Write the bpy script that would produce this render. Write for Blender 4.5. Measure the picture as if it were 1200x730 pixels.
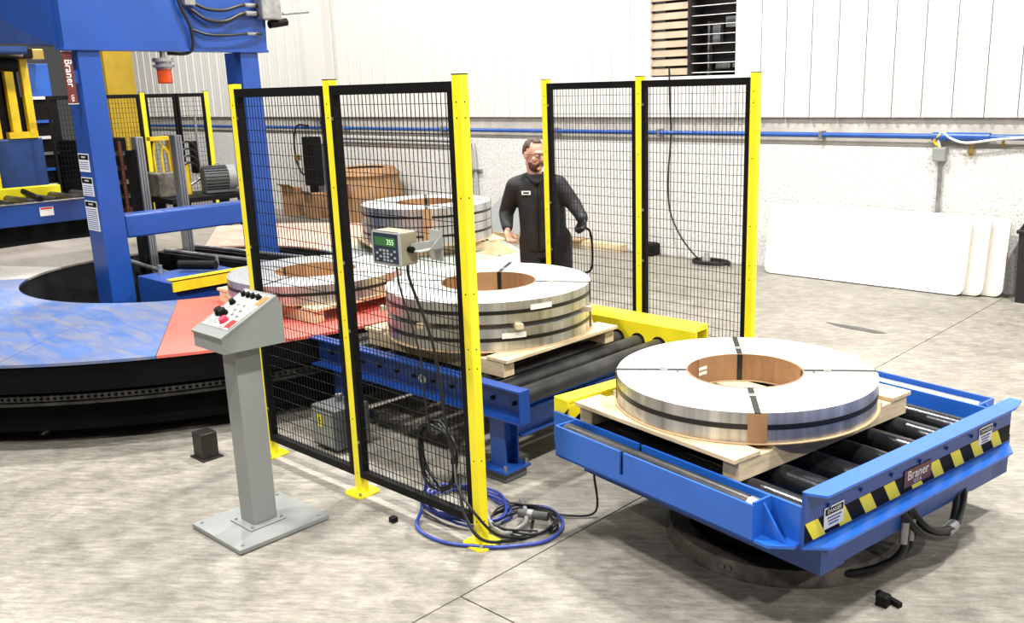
import bpy, bmesh, math, random
from mathutils import Vector, Matrix, Euler
random.seed(7)
PI = math.pi
sc = bpy.context.scene
for o in list(bpy.data.objects): bpy.data.objects.remove(o)
COL = sc.collection

# ------------------------------------------------------------------ camera
CAMH = 2.06
FPX, PITCH, YAW, ROLL, PPX, PPY = 1095.72, .2460676, -.7344907, .0249508, 654.008, 380.093
def cam_matrix():
    cy, sy = math.cos(YAW), math.sin(YAW)
    fwd = Vector((sy, cy, 0)); right = Vector((cy, -sy, 0)); dn = Vector((0, 0, -1))
    f2 = math.cos(PITCH)*fwd + math.sin(PITCH)*dn
    d2 = -math.sin(PITCH)*fwd + math.cos(PITCH)*dn
    r2 = math.cos(ROLL)*right + math.sin(ROLL)*d2
    d3 = -math.sin(ROLL)*right + math.cos(ROLL)*d2
    m = Matrix.Identity(4)
    for i in range(3):
        m[i][0] = r2[i]; m[i][1] = -d3[i]; m[i][2] = -f2[i]
    m[2][3] = CAMH
    return m
cd = bpy.data.cameras.new('camera'); cam = bpy.data.objects.new('camera', cd); COL.objects.link(cam)
cam.matrix_world = cam_matrix()
cd.sensor_fit = 'HORIZONTAL'; cd.sensor_width = 36.0
cd.lens = FPX/1200*36.0
cd.shift_x = (600-PPX)/1200.0
cd.shift_y = (PPY-365)/1200.0
cd.clip_start = .05; cd.clip_end = 200
sc.camera = cam

# ------------------------------------------------------------------ world, lights, exposure
w = bpy.data.worlds.new('world'); sc.world = w; w.use_nodes = True
bg = w.node_tree.nodes['Background']; bg.inputs[0].default_value = (1, .985, .96, 1); bg.inputs[1].default_value = .085
def area(name, loc, rot, sx, sy, power, col=(1, .97, .92)):
    l = bpy.data.lights.new(name, 'AREA'); l.shape = 'RECTANGLE'; l.size = sx; l.size_y = sy; l.energy = power; l.color = col
    o = bpy.data.objects.new(name, l); COL.objects.link(o); o.location = loc; o.rotation_euler = rot
    return o
# high bay fixtures in rows; the last is added to brighten +X faces
for x, y, pw in ((.3, 6.0, 760), (-5.2, 6.0, 700), (-10.8, 6.0, 460), (-16.2, 6.0, 520), (.3, .4, 520), (-5.2, .4, 520), (-10.8, .4, 340), (-2.5, -4.5, 380), (5.8, 1.6, 620)):
    area('bay_or_fill_lamp', (x, y, 7.2), (0, 0, 0), .42, .42, pw)
sc.view_settings.view_transform = 'Standard'; sc.view_settings.look = 'None'
sc.view_settings.gamma = 1; sc.view_settings.use_curve_mapping = False
sc.view_settings.exposure = -.02

# ------------------------------------------------------------------ materials
MATS = {}
def new_mat(name):
    m = bpy.data.materials.new(name); m.use_nodes = True; MATS[name] = m
    nt = m.node_tree; return m, nt, nt.nodes['Principled BSDF']
def N(nt, t, **kw):
    n = nt.nodes.new(t)
    for k, v in kw.items():
        if k.startswith('i_'):
            key = k[2:]; key = int(key) if key.isdigit() else key.replace('_', ' ')
            n.inputs[key].default_value = v
        else: setattr(n, k, v)
    return n
def mat(name, col, rough=.5, metal=0, var=.12, scale=6, bump=0, bscale=60, stretch=None, coat=0, spec=None, dark=None):
    m, nt, b = new_mat(name)
    b.inputs['Roughness'].default_value = rough; b.inputs['Metallic'].default_value = metal
    if coat: b.inputs['Coat Weight'].default_value = coat; b.inputs['Coat Roughness'].default_value = .15
    if spec is not None: b.inputs['Specular IOR Level'].default_value = spec
    tc = N(nt, 'ShaderNodeTexCoord'); mp = N(nt, 'ShaderNodeMapping')
    if stretch: mp.inputs['Scale'].default_value = stretch
    nt.links.new(tc.outputs['Object'], mp.inputs[0])
    nz = N(nt, 'ShaderNodeTexNoise', i_Scale=scale, i_Detail=5.0, i_Roughness=.6); nt.links.new(mp.outputs[0], nz.inputs['Vector'])
    mx = N(nt, 'ShaderNodeMixRGB')
    d = dark or tuple(c*(1-var*2) for c in col)
    mx.inputs[1].default_value = (*d, 1); mx.inputs[2].default_value = (*[min(1, c*(1+var*.6)) for c in col], 1)
    rp = N(nt, 'ShaderNodeMapRange'); rp.inputs[1].default_value = .3; rp.inputs[2].default_value = .7
    nt.links.new(nz.outputs[0], rp.inputs[0]); nt.links.new(rp.outputs[0], mx.inputs[0]); nt.links.new(mx.outputs[0], b.inputs['Base Color'])
    if bump:
        n2 = N(nt, 'ShaderNodeTexNoise', i_Scale=bscale, i_Detail=3.0); nt.links.new(mp.outputs[0], n2.inputs['Vector'])
        bp = N(nt, 'ShaderNodeBump', i_Strength=bump, i_Distance=.01); nt.links.new(n2.outputs[0], bp.inputs['Height']); nt.links.new(bp.outputs[0], b.inputs['Normal'])
    return m
def emit(name, col, s):
    m, nt, b = new_mat(name); b.inputs['Base Color'].default_value = (*col, 1)
    b.inputs['Emission Color'].default_value = (*col, 1); b.inputs['Emission Strength'].default_value = s; return m

mat('blue', (.009, .058, .29), .38, var=.10, scale=3, bump=.05, bscale=40, coat=.15)
mat('blue_bright', (.016, .12, .54), .35, var=.08, scale=3, bump=.05, bscale=40, coat=.2)
mat('dark_blue', (.012, .05, .20), .45, var=.15)
mat('yellow', (.88, .75, .016), .42, var=.06, scale=4, bump=.04, bscale=60, coat=.1)
mat('ochre', (.50, .33, .015), .5, var=.15, scale=2)
mat('matte_black', (.0035, .0035, .0035), .9, var=.2, spec=.1)
mat('yellow_worn', (.80, .55, .01), .5, var=.12, scale=7, bump=.05)
mat('black', (.004, .004, .0045), .6, var=.3, spec=.2)
mat('black_frame', (.003, .003, .0034), .55, var=.2, spec=.18)
mat('roller', (.045, .045, .048), .34, metal=.35, var=.35, scale=5, bump=.06, bscale=30, stretch=(1, 1, 1))
mat('roller_shiny', (.045, .047, .055), .22, metal=.6, var=.3, scale=4, bump=.05)
mat('dark_steel', (.05, .048, .045), .45, metal=.6, var=.35, scale=8, bump=.1)
mat('rust_steel', (.17, .148, .125), .6, metal=.1, var=.4, scale=9, bump=.15)
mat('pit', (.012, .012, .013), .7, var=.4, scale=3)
mat('galv', (.42, .42, .43), .38, metal=.75, var=.2, scale=12)
mat('alu', (.55, .56, .58), .35, metal=.8, var=.12, scale=9, stretch=(1, 1, .1))
mat('grey_paint', (.25, .265, .258), .45, var=.06, scale=3, bump=.03)
mat('grey_light', (.38, .39, .38), .42, var=.05, scale=3)
mat('legend', (.50, .51, .49), .4, var=.25, scale=45)
mat('grey_dark', (.10, .105, .11), .5, var=.15)
mat('white', (.82, .82, .80), .4, var=.03)
mat('white_plastic', (.86, .855, .83), .38, var=.03, scale=2, bump=.08, bscale=80)
mat('cream_plastic', (.74, .70, .62), .42, var=.05, scale=2, bump=.08, bscale=80)
mat('wood', (.70, .56, .36), .65, var=.16, scale=5, bump=.12, bscale=30, stretch=(1, 7, 7))
mat('wood_y', (.70, .56, .36), .65, var=.16, scale=5, bump=.12, bscale=30, stretch=(7, 1, 7))
mat('wood_dark', (.46, .33, .19), .7, var=.25, scale=5, bump=.1, stretch=(1, 6, 6))
mat('osb', (.50, .40, .27), .75, var=.3, scale=40, bump=.2)
mat('cardboard', (.36, .20, .095), .75, var=.10, scale=8, bump=.04)
mat('core_board', (.30, .155, .07), .6, var=.12, scale=10, stretch=(6, 6, .4))
mat('kraft', (.55, .38, .21), .7, var=.12, scale=4, bump=.08)
mat('strap', (.006, .006, .006), .4, var=.1)
mat('skin', (.60, .34, .25), .5, var=.10, scale=20)
mat('hair', (.075, .045, .028), .6, var=.3, scale=60, bump=.3, bscale=120)
mat('beard', (.09, .045, .025), .7, var=.3, scale=80, bump=.3, bscale=150)
mat('jacket', (.0075, .0075, .0085), .75, var=.3, scale=14, bump=.25, bscale=22)
mat('trousers', (.008, .008, .010), .85, var=.3, scale=14, bump=.25, bscale=20)
mat('glove', (.008, .009, .016), .6, var=.3, scale=30, bump=.2)
mat('cable_black', (.008, .008, .009), .4, var=.2)
mat('cable_blue', (.03, .06, .33), .35, var=.15)
mat('cable_grey', (.30, .30, .31), .4, var=.15)
mat('pipe_blue', (.02, .09, .36), .35, var=.15, scale=4)
mat('red', (.55, .02, .015), .4, var=.1)
mat('pink_red', (.75, .05, .12), .4, var=.1)
mat('maroon', (.12, .018, .014), .4, var=.1)
mat('orange_lens', (.50, .06, .01), .18, var=.15, coat=.4)
mat('orange_sticker', (.85, .22, .05), .4, var=.05)
mat('brass', (.55, .38, .12), .35, metal=.8, var=.1)
mat('label_text', (.10, .12, .35), .6, var=.05)
mat('label_black', (.004, .0035, .0035), .6, var=.05, spec=.15)
mat('keypad', (.015, .028, .05), .4, var=.1)
mat('beige_metal', (.34, .31, .22), .4, var=.06)
mat('louvre_tan', (.40, .31, .21), .55, var=.12, scale=5)
mat('outside_dark', (.010, .007, .008), .6, var=.4)
mat('green_sheet', (.34, .40, .36), .35, var=.12)
mat('rubber_mat', (.10, .10, .10), .8, var=.2)
mat('bin', (.011, .011, .012), .45, var=.15)
mat('lens_glass', (.5, .45, .42), .1, var=.05)
mat('copper_brown', (.20, .06, .03), .6, var=.3)
emit('lcd', (.03, .12, .035), .12)
emit('lcd_digit', (.45, .75, .40), .5)

# steel strip: side wraps and edge wound faces
def steel(name, base, rough, ringscale):
    m, nt, b = new_mat(name)
    b.inputs['Metallic'].default_value = .88
    tc = N(nt, 'ShaderNodeTexCoord'); sep = N(nt, 'ShaderNodeSeparateXYZ'); nt.links.new(tc.outputs['Object'], sep.inputs[0])
    if ringscale:
        px = N(nt, 'ShaderNodeVectorMath', operation='LENGTH'); cmb = N(nt, 'ShaderNodeCombineXYZ')
        nt.links.new(sep.outputs[0], cmb.inputs[0]); nt.links.new(sep.outputs[1], cmb.inputs[1]); nt.links.new(cmb.outputs[0], px.inputs[0])
        ns = N(nt, 'ShaderNodeTexNoise', noise_dimensions='1D', i_Scale=ringscale, i_Detail=4.0); nt.links.new(px.outputs['Value'], ns.inputs['W'])
        src = ns.outputs[0]
    else:
        at = N(nt, 'ShaderNodeMath', operation='ARCTAN2'); nt.links.new(sep.outputs[1], at.inputs[0]); nt.links.new(sep.outputs[0], at.inputs[1])
        ns = N(nt, 'ShaderNodeTexNoise', noise_dimensions='1D', i_Scale=5.0, i_Detail=4.0, i_Roughness=.6); nt.links.new(at.outputs[0], ns.inputs['W'])
        src = ns.outputs[0]
    mr = N(nt, 'ShaderNodeMapRange'); mr.inputs[1].default_value = .3; mr.inputs[2].default_value = .7
    nt.links.new(src, mr.inputs[0])
    mx = N(nt, 'ShaderNodeMixRGB'); mx.inputs[1].default_value = (*[c*(.78 if ringscale else .42) for c in base], 1); mx.inputs[2].default_value = (*base, 1)  # dark side streaks put reflections into the base colour
    nt.links.new(mr.outputs[0], mx.inputs[0]); nt.links.new(mx.outputs[0], b.inputs['Base Color'])
    rr = N(nt, 'ShaderNodeMapRange'); rr.inputs[3].default_value = rough*.8; rr.inputs[4].default_value = rough*1.25
    nt.links.new(src, rr.inputs[0]); nt.links.new(rr.outputs[0], b.inputs['Roughness'])
    bp = N(nt, 'ShaderNodeBump', i_Strength=.12 if ringscale else .25, i_Distance=.004); nt.links.new(src, bp.inputs['Height']); nt.links.new(bp.outputs[0], b.inputs['Normal'])
    return m
steel('steel_side', (.72, .71, .69), .38, 0)
steel('steel_face', (.82, .82, .81), .46, 90)

def concrete():
    m, nt, b = new_mat('concrete')
    tc = N(nt, 'ShaderNodeTexCoord')
    geo = N(nt, 'ShaderNodeNewGeometry')
    P = geo.outputs['Position']
    n1 = N(nt, 'ShaderNodeTexNoise', i_Scale=.55, i_Detail=6.0, i_Roughness=.6); nt.links.new(P, n1.inputs['Vector'])
    n2 = N(nt, 'ShaderNodeTexNoise', i_Scale=7.0, i_Detail=8.0, i_Roughness=.7); nt.links.new(P, n2.inputs['Vector'])
    n3 = N(nt, 'ShaderNodeTexNoise', i_Scale=90.0, i_Detail=2.0); nt.links.new(P, n3.inputs['Vector'])
    m0 = N(nt, 'ShaderNodeMapping'); m0.inputs['Rotation'].default_value = (0, 0, -.62); nt.links.new(P, m0.inputs[0])
    mp = N(nt, 'ShaderNodeMapping'); mp.inputs['Scale'].default_value = (1.0, 5.0, 1); nt.links.new(m0.outputs[0], mp.inputs[0])
    n5 = N(nt, 'ShaderNodeTexNoise', i_Scale=7.0, i_Detail=9.0, i_Roughness=.78); nt.links.new(mp.outputs[0], n5.inputs['Vector'])
    n4 = N(nt, 'ShaderNodeTexNoise', i_Scale=1.6, i_Detail=7.0, i_Roughness=.7); nt.links.new(mp.outputs[0], n4.inputs['Vector'])
    r1 = N(nt, 'ShaderNodeValToRGB'); r1.color_ramp.elements[0].position = .32; r1.color_ramp.elements[0].color = (.165, .148, .12, 1)
    r1.color_ramp.elements[1].position = .64; r1.color_ramp.elements[1].color = (.455, .425, .37, 1)
    a = N(nt, 'ShaderNodeMath', operation='ADD'); s1 = N(nt, 'ShaderNodeMath', operation='MULTIPLY'); s1.inputs[1].default_value = .5
    s2 = N(nt, 'ShaderNodeMath', operation='MULTIPLY'); s2.inputs[1].default_value = .5
    nt.links.new(n1.outputs[0], s1.inputs[0]); nt.links.new(n2.outputs[0], s2.inputs[0]); nt.links.new(s1.outputs[0], a.inputs[0]); nt.links.new(s2.outputs[0], a.inputs[1])
    nt.links.new(a.outputs[0], r1.inputs[0])
    r4 = N(nt, 'ShaderNodeMapRange'); r4.inputs[1].default_value = .56; r4.inputs[2].default_value = .72; r4.inputs[3].default_value = 0; r4.inputs[4].default_value = .62
    nt.links.new(n4.outputs[0], r4.inputs[0])
    mx = N(nt, 'ShaderNodeMixRGB'); mx.inputs[2].default_value = (.20, .18, .15, 1); nt.links.new(r1.outputs[0], mx.inputs[1]); nt.links.new(r4.outputs[0], mx.inputs[0])
    m3 = N(nt, 'ShaderNodeMixRGB', blend_type='MULTIPLY'); m3.inputs[0].default_value = .25
    nt.links.new(mx.outputs[0], m3.inputs[1]); nt.links.new(n3.outputs[0], m3.inputs[2])
    r5 = N(nt, 'ShaderNodeMapRange'); r5.inputs[1].default_value = .34; r5.inputs[2].default_value = .66; r5.inputs[3].default_value = .50; r5.inputs[4].default_value = 1.22; nt.links.new(n5.outputs[0], r5.inputs[0])
    m5 = N(nt, 'ShaderNodeMixRGB', blend_type='MULTIPLY'); m5.inputs[0].default_value = 1.0; nt.links.new(m3.outputs[0], m5.inputs[1]); nt.links.new(r5.outputs[0], m5.inputs[2])
    n6 = N(nt, 'ShaderNodeTexNoise', i_Scale=3.2, i_Detail=12.0, i_Roughness=.82, i_Distortion=1.5); nt.links.new(P, n6.inputs['Vector'])
    r6 = N(nt, 'ShaderNodeMapRange'); r6.inputs[1].default_value = .60; r6.inputs[2].default_value = .70; r6.inputs[3].default_value = 0; r6.inputs[4].default_value = .55; nt.links.new(n6.outputs[0], r6.inputs[0])
    m6 = N(nt, 'ShaderNodeMixRGB'); m6.inputs[2].default_value = (.10, .088, .07, 1); nt.links.new(m5.outputs[0], m6.inputs[1]); nt.links.new(r6.outputs[0], m6.inputs[0])
    nt.links.new(m6.outputs[0], b.inputs['Base Color'])
    rr = N(nt, 'ShaderNodeMapRange'); rr.inputs[3].default_value = .42; rr.inputs[4].default_value = .75; nt.links.new(n2.outputs[0], rr.inputs[0]); nt.links.new(rr.outputs[0], b.inputs['Roughness'])
    bp = N(nt, 'ShaderNodeBump', i_Strength=.12, i_Distance=.01); nt.links.new(n2.outputs[0], bp.inputs['Height']); nt.links.new(bp.outputs[0], b.inputs['Normal'])
concrete()

def rough_wall():
    m, nt, b = new_mat('rough_wall'); geo = N(nt, 'ShaderNodeNewGeometry'); P = geo.outputs['Position']
    n1 = N(nt, 'ShaderNodeTexNoise', i_Scale=34.0, i_Detail=8.0, i_Roughness=.75); nt.links.new(P, n1.inputs['Vector'])
    n2 = N(nt, 'ShaderNodeTexNoise', i_Scale=1.3, i_Detail=3.0); nt.links.new(P, n2.inputs['Vector'])
    mx = N(nt, 'ShaderNodeMixRGB'); mx.inputs[1].default_value = (.44, .435, .42, 1); mx.inputs[2].default_value = (.74, .73, .71, 1)
    mr = N(nt, 'ShaderNodeMapRange'); mr.inputs[1].default_value = .34; mr.inputs[2].default_value = .55; nt.links.new(n1.outputs[0], mr.inputs[0]); nt.links.new(mr.outputs[0], mx.inputs[0])
    nt.links.new(mx.outputs[0], b.inputs['Base Color']); b.inputs['Roughness'].default_value = .8
    bp = N(nt, 'ShaderNodeBump', i_Strength=.6, i_Distance=.03); nt.links.new(n1.outputs[0], bp.inputs['Height']); nt.links.new(bp.outputs[0], b.inputs['Normal'])
rough_wall()
mat('wall_metal', (.66, .655, .63), .55, var=.035, scale=1.2, stretch=(1, 1, .15))
mat('wall_band', (.50, .47, .42), .75, var=.14, scale=3, bump=.2, bscale=30)
mat('joint', (.10, .09, .08), .9, var=.2)

def worn_paint(name, col, under, lo, hi):
    m, nt, b = new_mat(name); geo = N(nt, 'ShaderNodeNewGeometry')
    mp = N(nt, 'ShaderNodeMapping'); mp.inputs['Scale'].default_value = (1.0, 3.6, 1); mp.inputs['Rotation'].default_value = (0, 0, -.75); nt.links.new(geo.outputs['Position'], mp.inputs[0])
    n1 = N(nt, 'ShaderNodeTexNoise', i_Scale=2.2, i_Detail=10.0, i_Roughness=.74, i_Distortion=.9); nt.links.new(mp.outputs[0], n1.inputs['Vector'])
    n2 = N(nt, 'ShaderNodeTexNoise', i_Scale=4.0, i_Detail=6.0, i_Roughness=.7); nt.links.new(geo.outputs['Position'], n2.inputs['Vector'])
    mr = N(nt, 'ShaderNodeMapRange'); mr.inputs[1].default_value = lo; mr.inputs[2].default_value = hi; nt.links.new(n1.outputs[0], mr.inputs[0])
    mv = N(nt, 'ShaderNodeMixRGB'); mv.inputs[1].default_value = (*[c*.55+.02 for c in col], 1); mv.inputs[2].default_value = (*[min(1, c*1.15+.03) for c in col], 1); nt.links.new(n2.outputs[0], mv.inputs[0])
    mx = N(nt, 'ShaderNodeMixRGB'); mx.inputs[2].default_value = (*under, 1); nt.links.new(mv.outputs[0], mx.inputs[1]); nt.links.new(mr.outputs[0], mx.inputs[0])
    nt.links.new(mx.outputs[0], b.inputs['Base Color']); b.inputs['Roughness'].default_value = .5
worn_paint('deck_blue', (.045, .125, .37), (.21, .20, .215), .42, .70)
worn_paint('deck_red', (.70, .12, .085), (.52, .30, .24), .60, .85)
worn_paint('deck_grey', (.24, .21, .175), (.15, .13, .10), .5, .7)
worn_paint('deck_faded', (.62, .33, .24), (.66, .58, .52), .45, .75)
worn_paint('deck_green', (.33, .38, .34), (.45, .46, .43), .5, .7)
worn_paint('deck_pale', (.40, .38, .35), (.25, .23, .20), .55, .75)

# ------------------------------------------------------------------ mesh builder
class MB:
    def __init__(s): s.v = []; s.f = []; s.sm = []
    def add(s, vs, fs, smooth=False):
        b = len(s.v); s.v += [Vector(p) for p in vs]
        for f in fs: s.f.append([i+b for i in f]); s.sm.append(smooth)
        return s
    def box(s, a, b, bev=0):
        (x0, y0, z0), (x1, y1, z1) = a, b
        if bev <= 0:
            return s.add([(x0,y0,z0),(x1,y0,z0),(x1,y1,z0),(x0,y1,z0),(x0,y0,z1),(x1,y0,z1),(x1,y1,z1),(x0,y1,z1)],
                  [(0,3,2,1),(4,5,6,7),(0,1,5,4),(1,2,6,5),(2,3,7,6),(3,0,4,7)])
        bm = bmesh.new(); bmesh.ops.create_cube(bm, size=1)
        for v in bm.verts: v.co = Vector(((x0+x1)/2+v.co.x*(x1-x0), (y0+y1)/2+v.co.y*(y1-y0), (z0+z1)/2+v.co.z*(z1-z0)))
        bmesh.ops.bevel(bm, geom=bm.edges[:], offset=bev, segments=2, profile=.5, affect='EDGES')
        bm.verts.index_update(); s.add([v.co.copy() for v in bm.verts], [[v.index for v in f.verts] for f in bm.faces]); bm.free(); return s
    def obox(s, c, size, m3=None, bev=0):   # oriented box, m3 = Matrix 3x3
        t = MB().box([-q/2 for q in size], [q/2 for q in size], bev)
        m = m3 or Matrix.Identity(3)
        return s.add([m @ v + Vector(c) for v in t.v], t.f)
    def bar(s, p, q, wd, h, up=(0,0,1), bev=0):
        p = Vector(p); q = Vector(q); d = (q-p); L = d.length; d.normalize(); u = Vector(up); r = d.cross(u).normalized(); u = r.cross(d)
        m = Matrix((d, r, u)).transposed(); return s.obox((p+q)/2, (L, wd, h), m, bev)
    def cyl(s, p, q, r, n=16, r2=None, cap=True, smooth=True):
        p = Vector(p); q = Vector(q); d = (q-p).normalized(); r2 = r if r2 is None else r2
        a = d.orthogonal().normalized(); b = d.cross(a)
        vs = []; 
        for k in range(n):
            t = 2*PI*k/n; o = a*math.cos(t)+b*math.sin(t); vs += [p+o*r, q+o*r2]
        s.add(vs, [(2*k, 2*((k+1) % n), 2*((k+1) % n)+1, 2*k+1) for k in range(n)], smooth)
        if cap:
            s.add([vs[2*k] for k in range(n)], [list(range(n))[::-1]]); s.add([vs[2*k+1] for k in range(n)], [list(range(n))])
        return s
    def tube(s, pts, r, n=8, sub=4, closed=False):
        P = [Vector(p) for p in pts]
        if sub > 1 and len(P) > 2:
            Q = []; m = len(P)
            rng = range(m if closed else m-1)
            for i in rng:
                p0 = P[(i-1) % m] if (closed or i > 0) else P[0]*2-P[1]; p1 = P[i]; p2 = P[(i+1) % m]
                p3 = P[(i+2) % m] if (closed or i+2 < m) else P[-1]*2-P[-2]
                for k in range(sub):
                    t = k/sub; Q.append(.5*((2*p1)+(-p0+p2)*t+(2*p0-5*p1+4*p2-p3)*t*t+(-p0+3*p1-3*p2+p3)*t**3))
            if not closed: Q.append(P[-1])
            P = Q
        m = len(P); rings = []; prev = None
        for i in range(m):
            d = (P[(i+1) % m]-P[i-1]) if (closed or 0 < i < m-1) else (P[1]-P[0] if i == 0 else P[-1]-P[-2])
            if d.length < 1e-9: d = Vector((0,0,1))
            d.normalize()
            a = d.orthogonal().normalized() if prev is None else (prev-d*prev.dot(d))
            if a.length < 1e-6: a = d.orthogonal()
            a.normalize(); prev = a; b = d.cross(a)
            rr = r(i/(m-1)) if callable(r) else r
            rings.append([P[i]+(a*math.cos(2*PI*k/n)+b*math.sin(2*PI*k/n))*rr for k in range(n)])
        vs = [v for rg in rings for v in rg]; fs = []
        for i in range(m if closed else m-1):
            j = (i+1) % m
            for k in range(n): fs.append((i*n+k, i*n+(k+1) % n, j*n+(k+1) % n, j*n+k))
        s.add(vs, fs, True)
        if not closed: s.add(rings[0], [list(range(n))[::-1]]); s.add(rings[-1], [list(range(n))])
        return s
    def lathe(s, prof, c=(0,0,0), n=48, closed=True, a0=0, a1=2*PI, smooth=True):
        full = abs(a1-a0-2*PI) < 1e-6; m = n if full else n+1; L = len(prof); vs = []
        for k in range(m):
            t = a0+(a1-a0)*k/n
            for (r, z) in prof: vs.append((c[0]+r*math.cos(t), c[1]+r*math.sin(t), c[2]+z))
        # flat shading breaks at profile corners: one strip per profile edge
        for e in range(L if closed else L-1):
            e2 = (e+1) % L; vv = []; fs = []
            for k in range(m): vv += [vs[k*L+e], vs[k*L+e2]]
            for k in range(n):
                k2 = (k+1) % m; fs.append((2*k, 2*k2, 2*k2+1, 2*k+1))
            s.add(vv, fs, smooth)
        if not full and closed:
            s.add([vs[e] for e in range(L)], [list(range(L))]); s.add([vs[n*L+e] for e in range(L)], [list(range(L))[::-1]])
        return s
    def prism(s, poly, off):    # poly: list of 3D points (planar), extruded by off
        n = len(poly); A = [Vector(p) for p in poly]; B = [p+Vector(off) for p in A]
        return s.add(A+B, [list(range(n))[::-1], list(range(n, 2*n))]+[(k, (k+1) % n, n+(k+1) % n, n+k) for k in range(n)])
    def xf(s, m):
        s.v = [m @ v for v in s.v]; return s
    def mesh(s, name):
        me = bpy.data.meshes.new(name); me.from_pydata(s.v, [], s.f); me.update()
        bm = bmesh.new(); bm.from_mesh(me); bmesh.ops.recalc_face_normals(bm, faces=bm.faces[:]); bm.to_mesh(me); bm.free()
        me.polygons.foreach_set('use_smooth', s.sm); me.update(); return me
    def build(s, name, m, parent=None, world=True):
        if parent is not None and world:
            inv = WM[parent.name].inverted(); s.v = [inv @ v for v in s.v]
        o = bpy.data.objects.new(name, s.mesh(name)); COL.objects.link(o)
        ms = m if isinstance(m, (list, tuple)) else [m]
        for q in ms: o.data.materials.append(MATS[q])
        if parent is not None: o.parent = parent; WM[o.name] = WM[parent.name]
        else: WM[o.name] = Matrix.Identity(4)
        return o
WM = {}
def tag(o, label=None, cat=None, group=None, kind=None):
    if label: o['label'] = label
    if cat: o['category'] = cat
    if group: o['group'] = group
    if kind: o['kind'] = kind
    return o
def thing(name, label, cat, loc=(0,0,0), rz=0, group=None):
    o = bpy.data.objects.new(name, None); COL.objects.link(o); o.empty_display_size = .1
    o.location = loc; o.rotation_euler = (0, 0, rz)
    WM[o.name] = Matrix.Translation(loc) @ Matrix.Rotation(rz, 4, 'Z')
    return tag(o, label, cat, group)
def dup(root, loc, rz, label, group=None):
    r = root.copy(); COL.objects.link(r); r.location = loc; r.rotation_euler = (0, 0, rz); r['label'] = label
    if group: r['group'] = group
    WM[r.name] = Matrix.Translation(loc) @ Matrix.Rotation(rz, 4, 'Z')
    for ch in list(root.children):
        c = ch.copy(); COL.objects.link(c); c.parent = r; WM[c.name] = WM[r.name]
        for g in list(ch.children):
            d = g.copy(); COL.objects.link(d); d.parent = c; WM[d.name] = WM[r.name]
    return r
def copy_part(o, dx):
    c = o.copy(); COL.objects.link(c); c.parent = o.parent; c.location = Vector(o.location)+Vector(dx); return c
def text(name, s, size, m, parent, origin, xdir, ydir, ext=.0006, align='CENTER'):
    cu = bpy.data.curves.new(name, 'FONT'); cu.body = s; cu.size = size; cu.extrude = ext; cu.align_x = align; cu.align_y = 'CENTER'
    t = bpy.data.objects.new(name, cu); COL.objects.link(t)
    dg = bpy.context.evaluated_depsgraph_get(); dg.update()
    me = bpy.data.meshes.new_from_object(t.evaluated_get(dg)); bpy.data.objects.remove(t)
    x = Vector(xdir).normalized(); y = Vector(ydir).normalized(); z = x.cross(y)
    M = Matrix.Identity(4)
    for i in range(3): M[i][0] = x[i]; M[i][1] = y[i]; M[i][2] = z[i]; M[i][3] = origin[i]
    M = WM[parent.name].inverted() @ M
    me.transform(M); o = bpy.data.objects.new(name, me); COL.objects.link(o); me.materials.clear(); me.materials.append(MATS[m]); o.parent = parent; WM[o.name] = WM[parent.name]
    return o

# ------------------------------------------------------------------ floor slabs with sawn joints
fl = MB().box((-24, -5, -.30), (7, 10.2, -.02)).build('floor', 'joint'); tag(fl, kind='structure')
g = .004
for x0, x1, y0, y1 in ((-24, -2.70, -5, 10.0), (-2.70, 7, -5, 2.335), (-2.70, 7, 2.335, 10.0)):
    MB().box((x0+g, y0+g, -.02), (x1-g, y1-g, 0)).build('concrete_slab', 'concrete', fl)

# ------------------------------------------------------------------ back wall
WY = 9.66
wb = MB().box((-24, WY, 1.40), (7, WY+.3, 1.72)).build('wall_back', 'wall_band'); tag(wb, kind='structure')
MB().box((-24, WY-.04, 0), (7, WY+.3, 1.40)).build('rough_block_base', 'rough_wall', wb)
mdl = MB()
def panel_mesh(x0, x1, z0, z1):
    wd = x1-x0; yf = WY-.045
    prof = [(0, 0), (.012, 0), (.022, .028), (.045, .028), (.055, 0), (.13, 0), (.137, .008), (.15, .008), (.157, 0), (.215, 0), (.222, .008), (.235, .008), (.242, 0), (wd, 0)]
    m = MB(); vs = []
    for (x, d) in prof: vs += [(x0+x, yf-d, z0), (x0+x, yf-d, z1)]
    n = len(prof)
    vs += [(x1, WY+.02, z0), (x1, WY+.02, z1), (x0, WY+.02, z0), (x0, WY+.02, z1)]
    m.add(vs, [(2*k, 2*k+2, 2*k+3, 2*k+1) for k in range(n+1)]+[(2*n+2, 0, 1, 2*n+3)]+[[2*k for k in range(n+2)][::-1], [2*k+1 for k in range(n+2)]])
    return m
PW = .305; ZT = 6.5; first = None
VX0, VX1, VZ0, VZ1 = -7.08, -5.84, 2.175, 3.40
x = -2.78+PW*31; k = 0
proto = {}
while x > -23.6:
    x0, x1 = x-PW, x
    if x1 <= VX0+.05 or x0 >= VX1-.05: segs = [(1.70, ZT)]
    else: segs = [(1.70, VZ0-.05), (VZ1+.05, ZT)]
    for (a, b) in segs:
        if (a, b) not in proto:
            proto[(a, b)] = (panel_mesh(0, PW-.009, a, b).build('wall_panel', 'wall_metal', wb))
            proto[(a, b)].location = (x0, 0, 0)
        else:
            c = proto[(a, b)].copy(); COL.objects.link(c); c.parent = wb; c.location = (x0, 0, 0)
    x -= PW
MB().box((-24, WY-.03, 1.72), (VX0-.05, WY+.15, ZT)).build('seam_shade_backing', 'joint', wb)  # dark colour behind the panel gaps stands in for seam shadow lines
MB().box((VX1+.05, WY-.03, 1.72), (7, WY+.15, ZT)).build('seam_shade_backing', 'joint', wb)
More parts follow.
